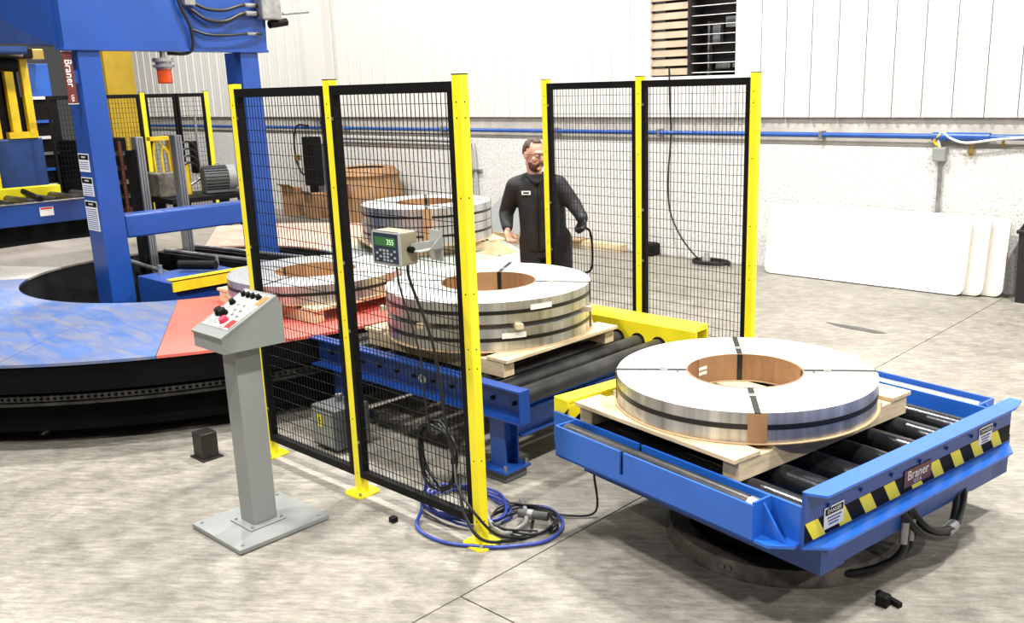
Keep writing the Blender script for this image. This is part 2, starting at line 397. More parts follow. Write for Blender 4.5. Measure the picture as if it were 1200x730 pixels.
# pilaster trim
p = MB().box((-14.15, WY-.22, 1.70), (-13.62, WY+.05, ZT), .01).build('trim_1', 'wall_metal'); tag(p, kind='structure')
p = MB().box((-14.25, WY-.12, 1.70), (-14.15, WY+.05, ZT), .01).build('trim_2', 'wall_metal'); tag(p, kind='structure')
# louvre window
wf = MB().box((VX0-.05, WY-.075, VZ0-.06), (VX1+.05, WY+.02, VZ0)).box((VX0-.05, WY-.075, VZ1), (VX1+.05, WY+.02, VZ1+.06)) \
    .box((VX0-.05, WY-.075, VZ0), (VX0, WY+.02, VZ1)).box((VX1, WY-.075, VZ0), (VX1+.05, WY+.02, VZ1)).build('window_1', 'white'); tag(wf, kind='structure')
XM = -6.49
MB().box((VX0, WY+.30, VZ0), (VX1, WY+.32, VZ1)).build('dark_backing', 'outside_dark', wf)
MB().box((XM-.02, WY-.05, VZ0), (XM+.02, WY+.2, VZ1)).build('mullion', 'outside_dark', wf)
z = VZ0+.06; 
while z < VZ1-.02:
    MB().obox(((VX0+XM)/2, WY-.01, z), (XM-VX0-.03, .012, .085), Matrix.Rotation(-.35, 3, 'X')).build('louvre_slat', 'louvre_tan', wf)
    MB().obox(((VX1+XM)/2, WY+.03, z-.02), (VX1-XM-.03, .10, .006), Matrix.Rotation(.05, 3, 'X')).build('open_slat', 'white', wf)
    z += .107
for (x0, x1, z0, z1) in ((-6.15, -5.9, 2.72, 2.84), (-6.33, -6.22, 2.55, 2.78), (-6.28, -6.08, 2.25, 2.32), (-6.40, -6.37, 2.18, 2.8), (-6.05, -5.96, 2.26, 2.31)):
    MB().box((x0, WY+.20, z0), (x1, WY+.28, z1), .01).build('fan_housing', 'galv', wf)

# ------------------------------------------------------------------ pipes on the wall
bp = thing('air_pipe', 'long blue compressed air pipe running along the white wall', 'pipe', (-9, WY-.06, 1.51))
MB().tube([(-24, WY-.075, 1.515), (6, WY-.075, 1.515)], .028, 12, 1).build('pipe', 'pipe_blue', bp)
for x in (-16, -13.4, -10.9, -8.6, -6.9, -4.75, -2.55, -.4): MB().box((x-.02, WY-.11, 1.47), (x+.02, WY, 1.56), .006).build('clamp', 'galv', bp)
MB().cyl((-3.55, WY-.075, 1.515), (-3.0, WY-.075, 1.515), .042, 14).build('coupling', 'pipe_blue', bp)
v = MB().cyl((-3.17, WY-.075, 1.50), (-3.17, WY-.075, 1.33), .018, 10).cyl((-3.17, WY-.075, 1.40), (-3.17, WY-.075, 1.36), .034, 10).build('drop_valve', 'brass', bp)
MB().cyl((-2.88, WY-.075, 1.50), (-2.88, WY-.075, 1.42), .015, 10).build('drop_valve', 'brass', bp)
cb = thing('conduit_drop', 'grey metal conduit and switch box above the leaning white tables', 'conduit', (-3.47, WY-.06, 1.3))
MB().cyl((-3.455, WY-.07, .02), (-3.455, WY-.07, 1.30), .022, 12).build('pipe', 'galv', cb)
MB().box((-3.53, WY-.12, 1.27), (-3.40, WY-.04, 1.41), .012).build('switch_box', 'grey_paint', cb)
MB().tube([(-3.47, WY-.08, 1.41), (-3.49, WY-.09, 1.50), (-3.45, WY-.10, 1.56), (-3.36, WY-.11, 1.50), (-3.2, WY-.12, 1.46), (-2.9, WY-.12, 1.50), (-2.5, WY-.12, 1.53)], .012, 8).build('cable', 'white', cb)
MB().tube([(-3.47, WY-.08, 1.41), (-3.53, WY-.09, 1.47), (-3.47, WY-.11, 1.53)], .014, 8).build('flexible_tail', 'yellow_worn', cb)
cd2 = thing('bent_conduit', 'two white conduits bending down the wall behind the worker', 'conduit', (-10.2, WY-.06, .3))
for dx, dz in ((0, 0), (-.12, -.06)):
    MB().tube([(-13.5, WY-.07, 1.36+dz), (-10.6, WY-.07, 1.36+dz), (-10.35+dx, WY-.07, 1.33+dz), (-10.23+dx, WY-.07, 1.2), (-10.2+dx, WY-.07, .05)], .024, 8).build('pipe', 'grey_light', cd2)
MB().box((-10.45, WY-.10, .92), (-10.1, WY-.04, .95)).build('strut', 'galv', cd2)

# ------------------------------------------------------------------ fence posts and mesh panels
FH = 2.134
def post(x, y, label, plates=True):
    t = thing('fence_post', label, 'post', (x, y, 0), 0, 'yellow guard fence posts')
    MB().box((x-.025, y-.025, .008), (x+.025, y+.025, FH-.004), .003).build('upright', 'yellow', t)
    MB().box((x-.026, y-.026, FH-.004), (x+.026, y+.026, FH), .001).build('end_cap', 'black', t)
    MB().prism([(x-.075, y-.05, 0), (x-.05, y-.075, 0), (x+.05, y-.075, 0), (x+.075, y-.05, 0), (x+.075, y+.05, 0), (x+.05, y+.075, 0), (x-.05, y+.075, 0), (x-.075, y+.05, 0)], (0, 0, .009)).build('base_plate', 'yellow', t)
    b = MB()
    for sx, sy in ((1, -1), (-1, 1)): b.cyl((x+.05*sx, y+.05*sy, .009), (x+.05*sx, y+.05*sy, .024), .009, 6)
    b.build('anchor_bolt', 'galv', t)
    h = MB()
    for z in (FH-.115, FH-.18, 1.62, 1.20, .95, .86, .42, .12):
        h.cyl((x, y-.0255, z), (x, y-.020, z), .0042, 6); h.cyl((x+.0255, y, z), (x+.020, y, z), .0042, 6)
        h.cyl((x, y+.0255, z), (x, y+.020, z), .0042, 6); h.cyl((x-.0255, y, z), (x-.020, y, z), .0042, 6)
    h.build('bolt_hole', 'label_black', t)
    return t
def panel(x0, x1, y, label, cat='fence panel'):
    t = thing('mesh_panel', label, cat, ((x0+x1)/2, y, .1), 0, 'black wire guard panels'); y -= .006
    z0, z1 = .10, FH-.03; s = .014; d = .019
    MB().box((x0, y-d, z1-.045), (x1, y+d, z1)).build('top_rail', 'black_frame', t)
    MB().box((x0, y-d, z0), (x1, y+d, z0+.04)).build('bottom_rail', 'black_frame', t)
    MB().box((x0, y-d, z0+.04), (x0+.030, y+d, z1-.045)).build('side_rail', 'black_frame', t)
    MB().box((x1-.030, y-d, z0+.04), (x1, y+d, z1-.045)).build('side_rail', 'black_frame', t)
    m = MB(); r = .0014
    z = z1-.09
    while z > z0+.05: m.box((x0+.03, y-.006-r, z-r), (x1-.03, y-.006+r, z+r)); z -= .0628
    n = round((x1-x0-.06)/.0285)
    for i in range(1, n):
        xx = x0+.03+(x1-x0-.06)*i/n; m.box((xx-r, y-.003-r, z0+.04), (xx+r, y-.003+r, z1-.045))
    tag(m.build('wire_mesh', 'black', t), kind='stuff')
    for z in (1.95, 1.25, .9, .3): MB().box((x0+.004, y-.0215, z-.008), (x0+.018, y-.019, z+.008)).build('clip', 'galv', t)
    return t
YL = 2.723; YR = 5.15
XA, XB, XC = -4.765, -3.895, -2.976
post(XA, YL, 'yellow guard post behind the grey control console')
post(XB, YL, 'yellow guard post with the weight display box on the panel to its right')
post(XC, YL, 'wide nearest yellow guard post with blue and black cables around its foot')
XE, XF, XG = -4.71, -3.86, -2.99
post(XE, YR, 'yellow guard post that partly hides the worker')
post(XF, YR, 'yellow guard post between the two mesh panels behind the conveyor')
post(XG, YR, 'yellow guard post behind the coil on the front turntable')
panel(XA+.026, XB-.026, YL, 'black wire mesh panel just behind the grey control console')
panel(XB+.026, XC-.026, YL, 'black wire mesh panel carrying the green weight display')
panel(XE+.026, XF-.026, YR, 'black wire mesh panel that the worker reaches behind with his glove')
panel(XF+.026, XG-.026, YR, 'black wire mesh panel in front of the louvre window')

# ------------------------------------------------------------------ pallets and coils
def make_pallet(label):
    t = thing('wooden_pallet', label, 'pallet', (0, 0, 0), 0, 'pine pallets under the steel coils')
    L, Wd = 1.26, .97
    for y in (-Wd/2+.045, Wd/2-.045): MB().box((-L/2+.03, y-.042, 0), (L/2-.03, y+.042, .084), .003).build('stringer', 'wood', t, False)
    for x, wd in ((-L/2+.08, .16), (-.33, .12), (-.13, .13), (.13, .13), (.33, .12), (L/2-.08, .16)):
        MB().box((x-wd/2, -Wd/2, .084), (x+wd/2, Wd/2, .105), .003).build('deck_board', 'wood_y', t, False)
    return t
def make_coil(label, R, ri, hs, rot, z0=.0, gap=.022, protect=True, liner=True, name='steel_coil', cat='steel coil'):
    """hs: list of coil heights stacked; local origin at underside"""
    t = thing(name, label, cat, (0, 0, 0), 0, 'banded steel strip coils')
    if liner: MB().lathe([(ri-.01, 0), (R+.014, 0), (R+.014, .004), (ri-.01, .004)], n=64).build('liner_sheet', 'kraft', t, False)
    z = .005
    H = .005+sum(hs)+gap*(len(hs)-1)
    for i, h in enumerate(hs):
        MB().lathe([(R, z), (R, z+h)], n=96, closed=False).build('outer_wrap', 'steel_side', t, False)
        MB().lathe([(R, z+h), (R-.18, z+h+.0005), (ri+.054, z+h), (ri+.052, z+h-.008), (ri+.044, z+h-.008), (ri+.042, z+h), (ri+.004, z+h)], n=96, closed=False).lathe([(R, z), (ri, z)], n=96, closed=False).build('edge_face', 'steel_face', t, False)
        MB().lathe([(ri+.006, z), (ri+.006, z+h+.002), (ri, z+h+.002), (ri, z)], n=72).build('core_tube', 'core_board', t, False)
        zb = z+h*.52
        MB().lathe([(R+.0005, zb-.011), (R+.0025, zb-.011), (R+.0025, zb+.011), (R+.0005, zb+.011)], n=96).build('side_band', 'strap', t, False)
        z += h+gap
    if len(hs) > 1:
        zz = .005+hs[0]
        for k in range(7):
            a = rot+.5+k*2*PI/7
            MB().obox((math.cos(a)*(R-.06), math.sin(a)*(R-.06), zz+gap/2), (.20, .04, gap), Matrix.Rotation(a, 3, 'Z')).build('spacer_block', 'wood', t, False)
    for k in range(4):
        a = rot+k*PI/2; M = Matrix.Rotation(a, 4, 'Z'); wd = .013; e = .003
        s = MB().box((ri-e, -wd, H), (R+e, wd, H+.0015)).box((R+e, -wd, .004), (R+e+.0015, wd, H+.0015)).box((ri-e-.0015, -wd, .004), (ri-e, wd, H+.0015)).xf(M)
        s.build('cross_strap', 'strap', t, False)
        MB().box((R*.60, -.017, H+.001), (R*.60+.035, .017, H+.006), .002).xf(M).build('strap_seal', 'galv', t, False)
        if protect:
            m = MB(); m.lathe([(R+.003, .006), (R+.005, .006), (R+.005, H-.002), (R+.003, H-.002)], n=10, a0=a-.066, a1=a+.066); m.build('edge_protector', 'cardboard', t, False)
        MB().lathe([(ri-.001, .006), (ri-.0025, .006), (ri-.0025, H+.001), (ri-.001, H+.001)], n=8, a0=a-.05, a1=a+.9).build('core_protector', 'cardboard', t, False)
    return t
RT = .537     # roller top
# turntable frame
TA, TB, TR = -2.62, 3.40, -.16
def tw(a, b, z=0):   # turntable coordinates (a,b) -> world
    return Vector((a*math.cos(TR)-b*math.sin(TR), a*math.sin(TR)+b*math.cos(TR), z))
pal = make_pallet('pine pallet on the front turntable carrying a single coil')
pal.location = tw(-2.715, 3.285, RT); pal.rotation_euler = (0, 0, TR+PI/2); WM[pal.name] = Matrix.Identity(4)
dup(pal, (-4.10, 3.905, RT), 0, 'pine pallet on the roller conveyor under the stacked double coil')
RZ = .56
RCX, RCY = -8.05, 3.97
dup(pal, (-5.957, 3.93, RZ+.001), .02, 'pine pallet on the red deck under the single low coil')
dup(pal, (-7.15, 6.02, RZ+.001), math.radians(66), 'pine pallet on the far red deck under the tallest coils')
c1 = make_coil('bright steel strip coil strapped in four places on the front turntable', .592, .262, [.128], 0)
c1.location = tw(-2.70, 3.27, RT+.106); c1.rotation_euler = (0, 0, TR+PI/4)
c2 = make_coil('lower of the two steel coils stacked on the roller conveyor', .628, .288, [.122], 0, protect=False)
c2.location = (-4.11, 3.92, RT+.106); c2.rotation_euler = (0, 0, math.radians(-58))
c2u = make_coil('upper of the two steel coils stacked on the roller conveyor', .628, .288, [.122], 0, protect=False, liner=False)
c2u.location = (-4.11, 3.92, RT+.106+.129+.026); c2u.rotation_euler = (0, 0, math.radians(-58))
def spacers(c, R, rot, z, gap, lab, grp):
    for k in range(7):
        a = rot+.5+k*2*PI/7
        o = MB().obox((0, 0, gap/2), (.20, .04, gap), Matrix.Rotation(a, 3, 'Z')).build('wood_spacer', 'wood')
        o.location = (c[0]+math.cos(a)*(R-.06), c[1]+math.sin(a)*(R-.06), z); tag(o, lab, 'spacer', grp)
spacers((-4.11, 3.92), .628, math.radians(-58), RT+.106+.129, .029, 'small wood spacer between the two coils stacked on the conveyor', 'spacers in the conveyor stack')
for k in (0, 1):
    a = k*PI/2
    MB().lathe([(.631, .006), (.634, .006), (.634, .12), (.631, .12)], n=10, a0=a+.03, a1=a+.13).build('edge_protector', 'cardboard', c2, False)
for a, z, cc in ((.35, .090, c2), (.62, .085, c2u)):  # white bands paint reflections on the sides of the stacked coils
    MB().lathe([(.6315, z-.015), (.6335, z-.015), (.6335, z+.015), (.6315, z+.015)], n=6, a0=a, a1=a+.22).build('label_or_glint', 'white', cc, False)
c3 = make_coil('single low steel coil on the red rotary deck behind the left mesh panel', .632, .29, [.128], 0)
c3.location = (-5.957, 3.909, RZ+.107); c3.rotation_euler = (0, 0, math.radians(-70))
c4 = make_coil('lower coil of the tallest stack on the far rotary deck', .632, .29, [.172], 0)
c4.location = (-7.15, 6.02, RZ+.107); c4.rotation_euler = (0, 0, math.radians(-40))
c4u = make_coil('upper coil of the tallest stack on the far rotary deck', .632, .29, [.165], 0, liner=False)
c4u.location = (-7.15, 6.02, RZ+.107+.182); c4u.rotation_euler = (0, 0, math.radians(-40))
for o, s in ((c1, [(2.25, .06), (2.25, .085)]),):
    for a, z in s: MB().lathe([(.258, z-.008), (.2595, z-.008), (.2595, z+.008), (.258, z+.008)], n=6, a0=a, a1=a+.22).build('label_or_glint', 'white', o, False)

# ------------------------------------------------------------------ roller conveyor between the fences
cv = thing('roller_conveyor', 'blue roller conveyor between the two wire fences with black rollers', 'conveyor', (-4.2, 3.92, 0))
X0, X1 = -4.94, -3.215
def channel(y, yo, z0, z1, m, nm, parent, x0, x1):   # C channel, web at y, flanges toward yo
    c = MB().box((x0, min(y, y+.008), z0), (x1, max(y, y+.008), z1))
    c.box((x0, min(y, yo), z1-.010), (x1, max(y, yo), z1)).box((x0, min(y, yo), z0), (x1, max(y, yo), z0+.010))
    return c.build(nm, m, parent)
nr = channel(3.315, 3.25, .372, .556, 'blue', 'side_rail', cv, X0-.15, X1-.006)
MB().box((X1-.006, 3.25, .372), (X1, 3.325, .556)).build('end_plate', 'blue', nr)
h = MB()
xs = [-3.312-.163*i for i in range(11)]
for x in xs:
    h.cyl((x, 3.3145, .462), (x, 3.300, .462), .013, 8)
h.build('axle_bolt', 'label_black', nr)
lo = MB().lathe([(.0, 0), (.026, 0), (.026, .002), (0, .002)], n=18).xf(Matrix.Translation((-4.06, 3.312, .455)) @ Matrix.Rotation(PI/2, 4, 'X') @ Matrix.Scale(1.3, 4, (1, 0, 0))).build('round_sticker', 'white', nr)
text('sticker_print', 'BR', .026, 'label_text', nr, (-4.06, 3.3085, .455), (1, 0, 0), (0, 0, 1))
fr = MB().box((X0-.15, 4.645, .372), (X1, 4.72, .50)).build('side_rail', 'blue', cv)
# yellow guard with arched cut-outs
yg = MB(); zc = .487; rr = .062; zt = .648; yf = 4.60; yb2 = 4.73
ends = [X1+.18]+[]
prev = X1+.18
edges = []
for x in xs+[None]:
    if x is None: edges.append((X0-.15, prev)); break
    edges.append((x+rr, prev)); prev = x-rr
for (a, b) in edges:
    if b-a > .001: yg.box((a, yf, .44), (b, yf+.012, zt-.03))
for x in xs:   # arch over each roller
    n = 8; pts = [(x-rr+2*rr*k/n, zc+math.sqrt(max(0, rr*rr-(-rr+2*rr*k/n)**2))) for k in range(n+1)]
    for k in range(n):
        yg.prism([(pts[k][0], yf, pts[k][1]), (pts[k+1][0], yf, pts[k+1][1]), (pts[k+1][0], yf, zt-.03), (pts[k][0], yf, zt-.03)], (0, .012, 0))
yg.prism([(X0-.15, yf, zt-.03), (X0-.15, yf+.028, zt), (X0-.15, yb2, zt), (X0-.15, yb2, zt-.03)], (X1+.18-X0+.15, 0, 0))
yg.box((X0-.15, yb2-.012, .40), (X1+.18, yb2, zt-.03))
yg.build('yellow_guard', 'yellow', cv)
r0 = None
for x in xs:
    if r0 is None:
        r0 = MB().cyl((x, 3.33, .487), (x, 4.64, .487), .05, 24).build('roller', 'roller', cv)
        sh = MB().cyl((x, 3.32, .487), (x, 4.65, .487), .014, 10).build('axle', 'galv', r0)
    else: c = copy_part(r0, (x-xs[0], 0, 0))
for X in (-3.45, -4.88):
    for Y in (3.36, 4.62):
        lg = MB().box((X-.055, Y-.055, .07), (X+.055, Y-.045, .372)).box((X-.055, Y+.045, .07), (X+.055, Y+.055, .372)).box((X-.006, Y-.05, .07), (X+.006, Y+.05, .372)).build('leg', 'blue', cv)
        MB().box((X-.10, Y-.10, .055), (X+.10, Y+.10, .07), .002).build('foot_plate', 'blue', lg)
        MB().box((X-.085, Y-.085, 0), (X+.085, Y+.085, .055), .01).build('grout_pad', 'grey_dark', lg)
        b = MB()
        for sx in (-1, 1):
            for sy in (-1, 1): b.cyl((X+.08*sx, Y+.08*sy, .07), (X+.08*sx, Y+.08*sy, .10), .010, 6)
        b.build('anchor_bolt', 'galv', lg)
    MB().box((X-.03, 3.42, .355), (X+.075, 4.56, .367)).box((X-.03, 3.42, .225), (X+.075, 4.56, .235)).box((X+.03, 3.42, .235), (X+.042, 4.56, .355)).build('cross_beam', 'blue', cv)
MB().box((-4.80, 3.55, .26), (-3.6, 3.62, .34)).build('drive_tube', 'dark_steel', cv)

jb = thing('junction_box', 'small grey electrical box with lightning symbol under the conveyor', 'electrical box', (-4.55, 3.07, 0))
MB().box((-4.68, 2.95, .02), (-4.44, 3.20, .27), .008).build('body', 'grey_dark', jb)
MB().box((-4.665, 2.943, .04), (-4.455, 2.951, .25), .003).build('cover', 'grey_paint', jb)
MB().box((-4.60, 2.9405, .15), (-4.565, 2.943, .225)).build('warning_label', 'yellow', jb)
MB().prism([(-4.588, 2.94, .215), (-4.595, 2.94, .185), (-4.583, 2.94, .185), (-4.588, 2.94, .158), (-4.57, 2.94, .195), (-4.58, 2.94, .195), (-4.576, 2.94, .215)], (0, -.0006, 0)).build('lightning_mark', 'label_black', jb)
for x in (-4.60, -4.52): MB().cyl((x, 3.1, .27), (x, 3.1, .31), .022, 10).build('cable_gland', 'galv', jb)

# ------------------------------------------------------------------ front turntable
tt = thing('coil_turntable', 'bright blue roller turntable with black and yellow striped front beam', 'turntable', tw(TA, TB, 0), TR)
TM = Matrix.Rotation(TR, 4, 'Z')     # MB geometry below is written in (a,b,z)
def tb(mb, name, m, parent=tt): return mb.xf(TM).build(name, m, parent)
tb(MB().lathe([(.44, 0), (.545, 0), (.545, .012), (.528, .075), (.44, .075)], (TA+.09, TB-.04, 0), 72), 'base_ring', 'rust_steel')
tb(MB().lathe([(.0, 0), (.43, 0), (.43, .05), (.40, .06), (.40, .25), (0, .25)], (TA+.09, TB-.04, 0), 64), 'pivot_drum', 'black')
for k in range(3):
    a = -1.35+k*2.1
    m = MB()
    for q in (-.03, .03): m.cyl((TA+.09+.525*math.cos(a+q), TB-.04+.525*math.sin(a+q), .045), (TA+.09+.548*math.cos(a+q), TB-.04+.548*math.sin(a+q), .045), .009, 6)
    tb(m, 'ring_bolt', 'galv')
# lower frame
lf = tb(MB().box((-1.99, 2.80, .235), (-1.912, 4.12, .405)), 'lower_frame', 'blue')
tb(MB().box((-3.28, 2.80, .235), (-3.16, 4.12, .405)), 'rear_crossmember', 'blue', lf)
tb(MB().box((-3.28, 2.775, .235), (-1.90, 2.79, .405)), 'side_gusset', 'blue', lf)
tb(MB().box((-1.912, 2.79, .235), (-1.90, 2.93, .405)), 'front_gusset', 'blue', lf)
tb(MB().box((-2.12, 3.99, .205), (-1.94, 4.33, .40)), 'corner_box', 'dark_blue', lf)
tb(MB().box((-2.95, 2.95, .25), (-2.05, 3.85, .39)), 'turret', 'black')
tb(MB().box((-3.34, 2.64, .395), (-1.88, 4.17, .408)), 'bed_plate', 'dark_blue')
def slot_plate(b, th):
    m = MB()
    for a0, a1 in ((-3.195, -2.757), (-2.735, -2.035)): m.box((a0, b, .408), (a1, b+th, .556))
    m.box((-2.757, b, .408), (-2.735, b+th, .45))
    return m
op = tb(slot_plate(2.53, .010), 'outrigger_plate', 'blue_bright')
tb(MB().box((-3.195, 2.53, .408), (-2.035, 2.64, .418)), 'tray', 'blue', op)
tb(MB().box((-2.045, 2.54, .418), (-2.035, 2.64, .565)).prism([(-2.035, 2.59, .418), (-1.93, 2.59, .418), (-2.035, 2.59, .55)], (0, .010, 0)).prism([(-2.035, 2.535, .408), (-1.97, 2.535, .408), (-1.90, 2.60, .408), (-1.90, 2.64, .408), (-2.035, 2.64, .408)], (0, 0, .012)), 'end_bracket', 'blue_bright', op)
tb(MB().box((-3.195, 2.54, .418), (-3.185, 2.64, .556)), 'end_bracket', 'blue_bright', op)
gr = tb(MB().cyl((-3.17, 2.585, .524), (-2.09, 2.585, .524), .036, 20), 'guide_roller', 'roller')
tb(MB().cyl((-2.10, 2.585, .524), (-2.05, 2.585, .524), .036, 20), 'roller_end', 'galv', gr)
sp = MB()
for a0, a1 in ((-3.34, -2.757), (-2.735, -1.885)): sp.box((a0, 2.64, .408), (a1, 2.652, .562))
tb(sp, 'side_plate', 'blue_bright')
tb(MB().box((-3.34, 4.155, .408), (-1.885, 4.167, .562)), 'side_plate', 'blue_bright')
op2 = tb(slot_plate(4.325, .010), 'outrigger_plate', 'blue_bright')
tb(MB().box((-3.195, 4.167, .408), (-2.035, 4.335, .418)), 'tray', 'blue', op2)
tb(MB().box((-2.045, 4.167, .418), (-2.035, 4.325, .556)).prism([(-2.035, 4.25, .418), (-1.93, 4.25, .418), (-2.035, 4.25, .55)], (0, .010, 0)), 'end_bracket', 'blue_bright', op2)
gr2 = tb(MB().cyl((-3.17, 4.25, .515), (-2.06, 4.25, .515), .036, 20), 'guide_roller', 'galv')
# front beam
fb = tb(MB().box((-1.885, 2.62, .415), (-1.870, 4.165, .632)), 'front_beam', 'blue')
tb(MB().prism([(-1.885, 2.62, .626), (-1.87, 2.62, .626), (-1.80, 2.655, .626), (-1.80, 4.05, .626), (-1.83, 4.165, .626), (-1.885, 4.165, .626)], (0, 0, .010)), 'top_flange', 'blue_bright', fb)
tb(MB().prism([(-1.885, 2.62, .412), (-1.87, 2.62, .412), (-1.80, 2.69, .412), (-1.80, 4.06, .412), (-1.87, 4.165, .412), (-1.885, 4.165, .412)], (0, 0, .010)), 'bottom_flange', 'blue_bright', fb)
tb(MB().box((-1.885, 2.69, .392), (-1.815, 4.06, .411)), 'lower_lip', 'blue', fb)
hz = MB().box((-1.870, 2.622, .434), (-1.869, 4.163, .512)); tb(hz, 'black_tape', 'label_black', fb)
b0 = 2.622
while b0 < 4.04:
    tb(MB().prism([(-1.869, b0+.052, .434), (-1.869, b0+.128, .434), (-1.869, b0+.076, .512), (-1.869, b0+.000, .512)], (.0007, 0, 0)), 'yellow_stripe', 'yellow', fb)
    b0 += .168
for i in range(7):
    b = 2.76+.209*i
    tb(MB().cyl((-1.870, b, .545), (-1.860, b, .545), .009, 6), 'axle_bolt', 'blue', fb)
def danger(a, b0, b1, z0, z1):
    l = tb(MB().box((a, b0, z0), (a+.0015, b1, z1)), 'danger_label', 'white', fb)
    tb(MB().box((a+.0015, b0+.006, z1-.032), (a+.0022, b1-.006, z1-.006)), 'label_header', 'label_black', l)
    o = tw(a+.0024, (b0+b1)/2, z1-.019)
    text('lettering', 'DANGER', .022, 'white', l, o, (math.cos(TR+PI/2), math.sin(TR+PI/2), 0), (0, 0, 1))
    ln = MB()
    for k in range(3):
        zz = z1-.044-.013*k; ln.box((a+.0015, b0+.018+.006*k, zz-.004), (a+.0022, b1-.015-.009*k, zz+.003))
    tb(ln, 'label_lines', 'label_text', l)
danger(-1.868, 2.735, 2.858, .452, .538)
danger(-1.868, 3.868, 3.985, .482, .562)
bs = tb(MB().box((-1.868, 3.27, .456), (-1.865, 3.474, .532), .001), 'maker_plate', 'maroon', fb)
xd = (math.cos(TR+PI/2), math.sin(TR+PI/2), 0)
text('lettering', 'Braner', .058, 'white', bs, tw(-1.8648, 3.372, .503), xd, (0, 0, 1))
text('lettering', 'U S A', .024, 'white', bs, tw(-1.8648, 3.372, .470), xd, (0, 0, 1))
# yellow guard and rail along the conveyor side
yr = tb(MB().box((-3.36, 2.66, .40), (-3.345, 4.155, .52)), 'rear_rail', 'blue')
tb(MB().box((-3.36, 2.66, .612), (-3.26, 4.155, .628), .002).box((-3.36, 2.66, .52), (-3.348, 4.155, .612)).prism([(-3.348, 2.66, .52), (-3.348, 2.66, .612), (-3.26, 2.66, .612), (-3.26, 2.66, .585), (-3.30, 2.66, .545)], (0, .012, 0)), 'yellow_guard', 'yellow', yr)
g2 = MB(); prev = 2.672
for i in range(7):
    b = 2.76+.209*i
    g2.box((-3.275, prev, .52), (-3.263, b-.065, .612)); n = 6; rr = .065
    pts = [(b-rr+2*rr*k/n, .487+math.sqrt(max(0, rr*rr-(-rr+2*rr*k/n)**2))) for k in range(n+1)]
    for k in range(n): g2.prism([(-3.275, pts[k][0], max(.52, pts[k][1])), (-3.275, pts[k+1][0], max(.52, pts[k+1][1])), (-3.275, pts[k+1][0], .612), (-3.275, pts[k][0], .612)], (.012, 0, 0))
    prev = b+.065
g2.box((-3.275, prev, .52), (-3.263, 4.155, .612))
tb(g2, 'guard_face', 'yellow', yr)
ro = None
for i in range(7):
    b = 2.76+.209*i
    if ro is None:
        ro = MB().cyl((-3.255, b, .480), (-1.89, b, .480), .056, 28).xf(TM).build('roller', 'roller_shiny', tt)
    else:
        copy_part(ro, (0, .209*i, 0))
# hoses under the front beam
hs = thing('hydraulic_hoses', 'black hydraulic hoses with silver fittings drooping below the front beam', 'hose', tw(-1.85, 3.6, 0))
for q, (b0, b1, r) in enumerate(((3.42, 3.86, .018), (3.36, 3.80, .016))):
    P = [tw(-2.02, b1+.05, .33), tw(-1.93, b1+.03, .26), tw(-1.87, b1-.10, .19-.02*q), tw(-1.84, (b0+b1)/2, .17-.02*q), tw(-1.86, b0+.05, .22), tw(-1.95, b0, .34)]
    MB().tube(P, r, 10).build('hose', 'cable_black', hs)
for q in range(2):
    P = [tw(-1.95, 3.36+.05*q, .36), tw(-1.90, 3.36+.05*q, .25), tw(-1.89, 3.34+.05*q, .15), tw(-1.93, 3.28+.03*q, .09), tw(-2.0, 3.20, .055), tw(-2.08, 3.14, .04)]
    MB().tube(P, .017, 10).build('hose', 'cable_black', hs)
    p0 = tw(-1.90, 3.36+.05*q, .27); p1 = tw(-1.892, 3.345+.05*q, .18)
    MB().cyl(p0, p1, .0195, 10).build('fitting', 'galv', hs)
f0 = tw(-1.845, 3.60, .165); f1 = tw(-1.85, 3.68, .172); MB().cyl(f0, f1, .026, 10).build('fitting', 'galv', hs)
tag(MB().box(tw(-1.86, 3.10, .0), tw(-1.86, 3.10, 0)+Vector((.05, .05, .05)), .008).build('floor_bolt', 'black'), 'small black clamp lying on the concrete below the hoses', 'clamp')
tag(MB().bar(tw(-1.90, 3.18, .014), tw(-1.78, 3.16, .012), .025, .022, bev=.004).build('metal_bar', 'black'), 'short black metal bar on the floor beside the turntable base', 'metal bar')

# ------------------------------------------------------------------ big rotary deck
RI, RO = 1.358, 3.03
rd = thing('rotary_deck', 'large ring shaped rotary deck painted worn blue and red', 'rotary table', (RCX, RCY, 0))
bnd = [-31, -48.4, -78, -108, -128, -151, -182, -213, -243, -273, -303, -333, -362, -391]
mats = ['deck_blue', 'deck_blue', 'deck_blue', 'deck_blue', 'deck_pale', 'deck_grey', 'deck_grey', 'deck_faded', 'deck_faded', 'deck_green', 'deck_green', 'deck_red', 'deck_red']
for k in range(13):
    a1, a0 = math.radians(bnd[k])-.0008, math.radians(bnd[k+1])+.0008
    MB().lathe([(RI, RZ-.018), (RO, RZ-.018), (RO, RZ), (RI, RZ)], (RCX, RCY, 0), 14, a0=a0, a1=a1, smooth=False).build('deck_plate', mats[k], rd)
MB().lathe([(RO-.05, .375), (RO-.012, .375), (RO-.012, RZ-.019), (RO-.05, RZ-.019)], (RCX, RCY, 0), 120).build('outer_skirt', 'matte_black', rd)
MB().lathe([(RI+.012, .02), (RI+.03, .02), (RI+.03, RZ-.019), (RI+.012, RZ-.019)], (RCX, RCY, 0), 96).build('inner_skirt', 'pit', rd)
MB().lathe([(RO-.25, .300), (RO+.004, .300), (RO+.004, .312), (RO-.25, .312)], (RCX, RCY, 0), 120).build('chain_ledge', 'dark_steel', rd)
MB().lathe([(RO-.22, .10), (RO-.12, .10), (RO-.12, .300), (RO-.22, .300)], (RCX, RCY, 0), 120).build('support_ring', 'matte_black', rd)
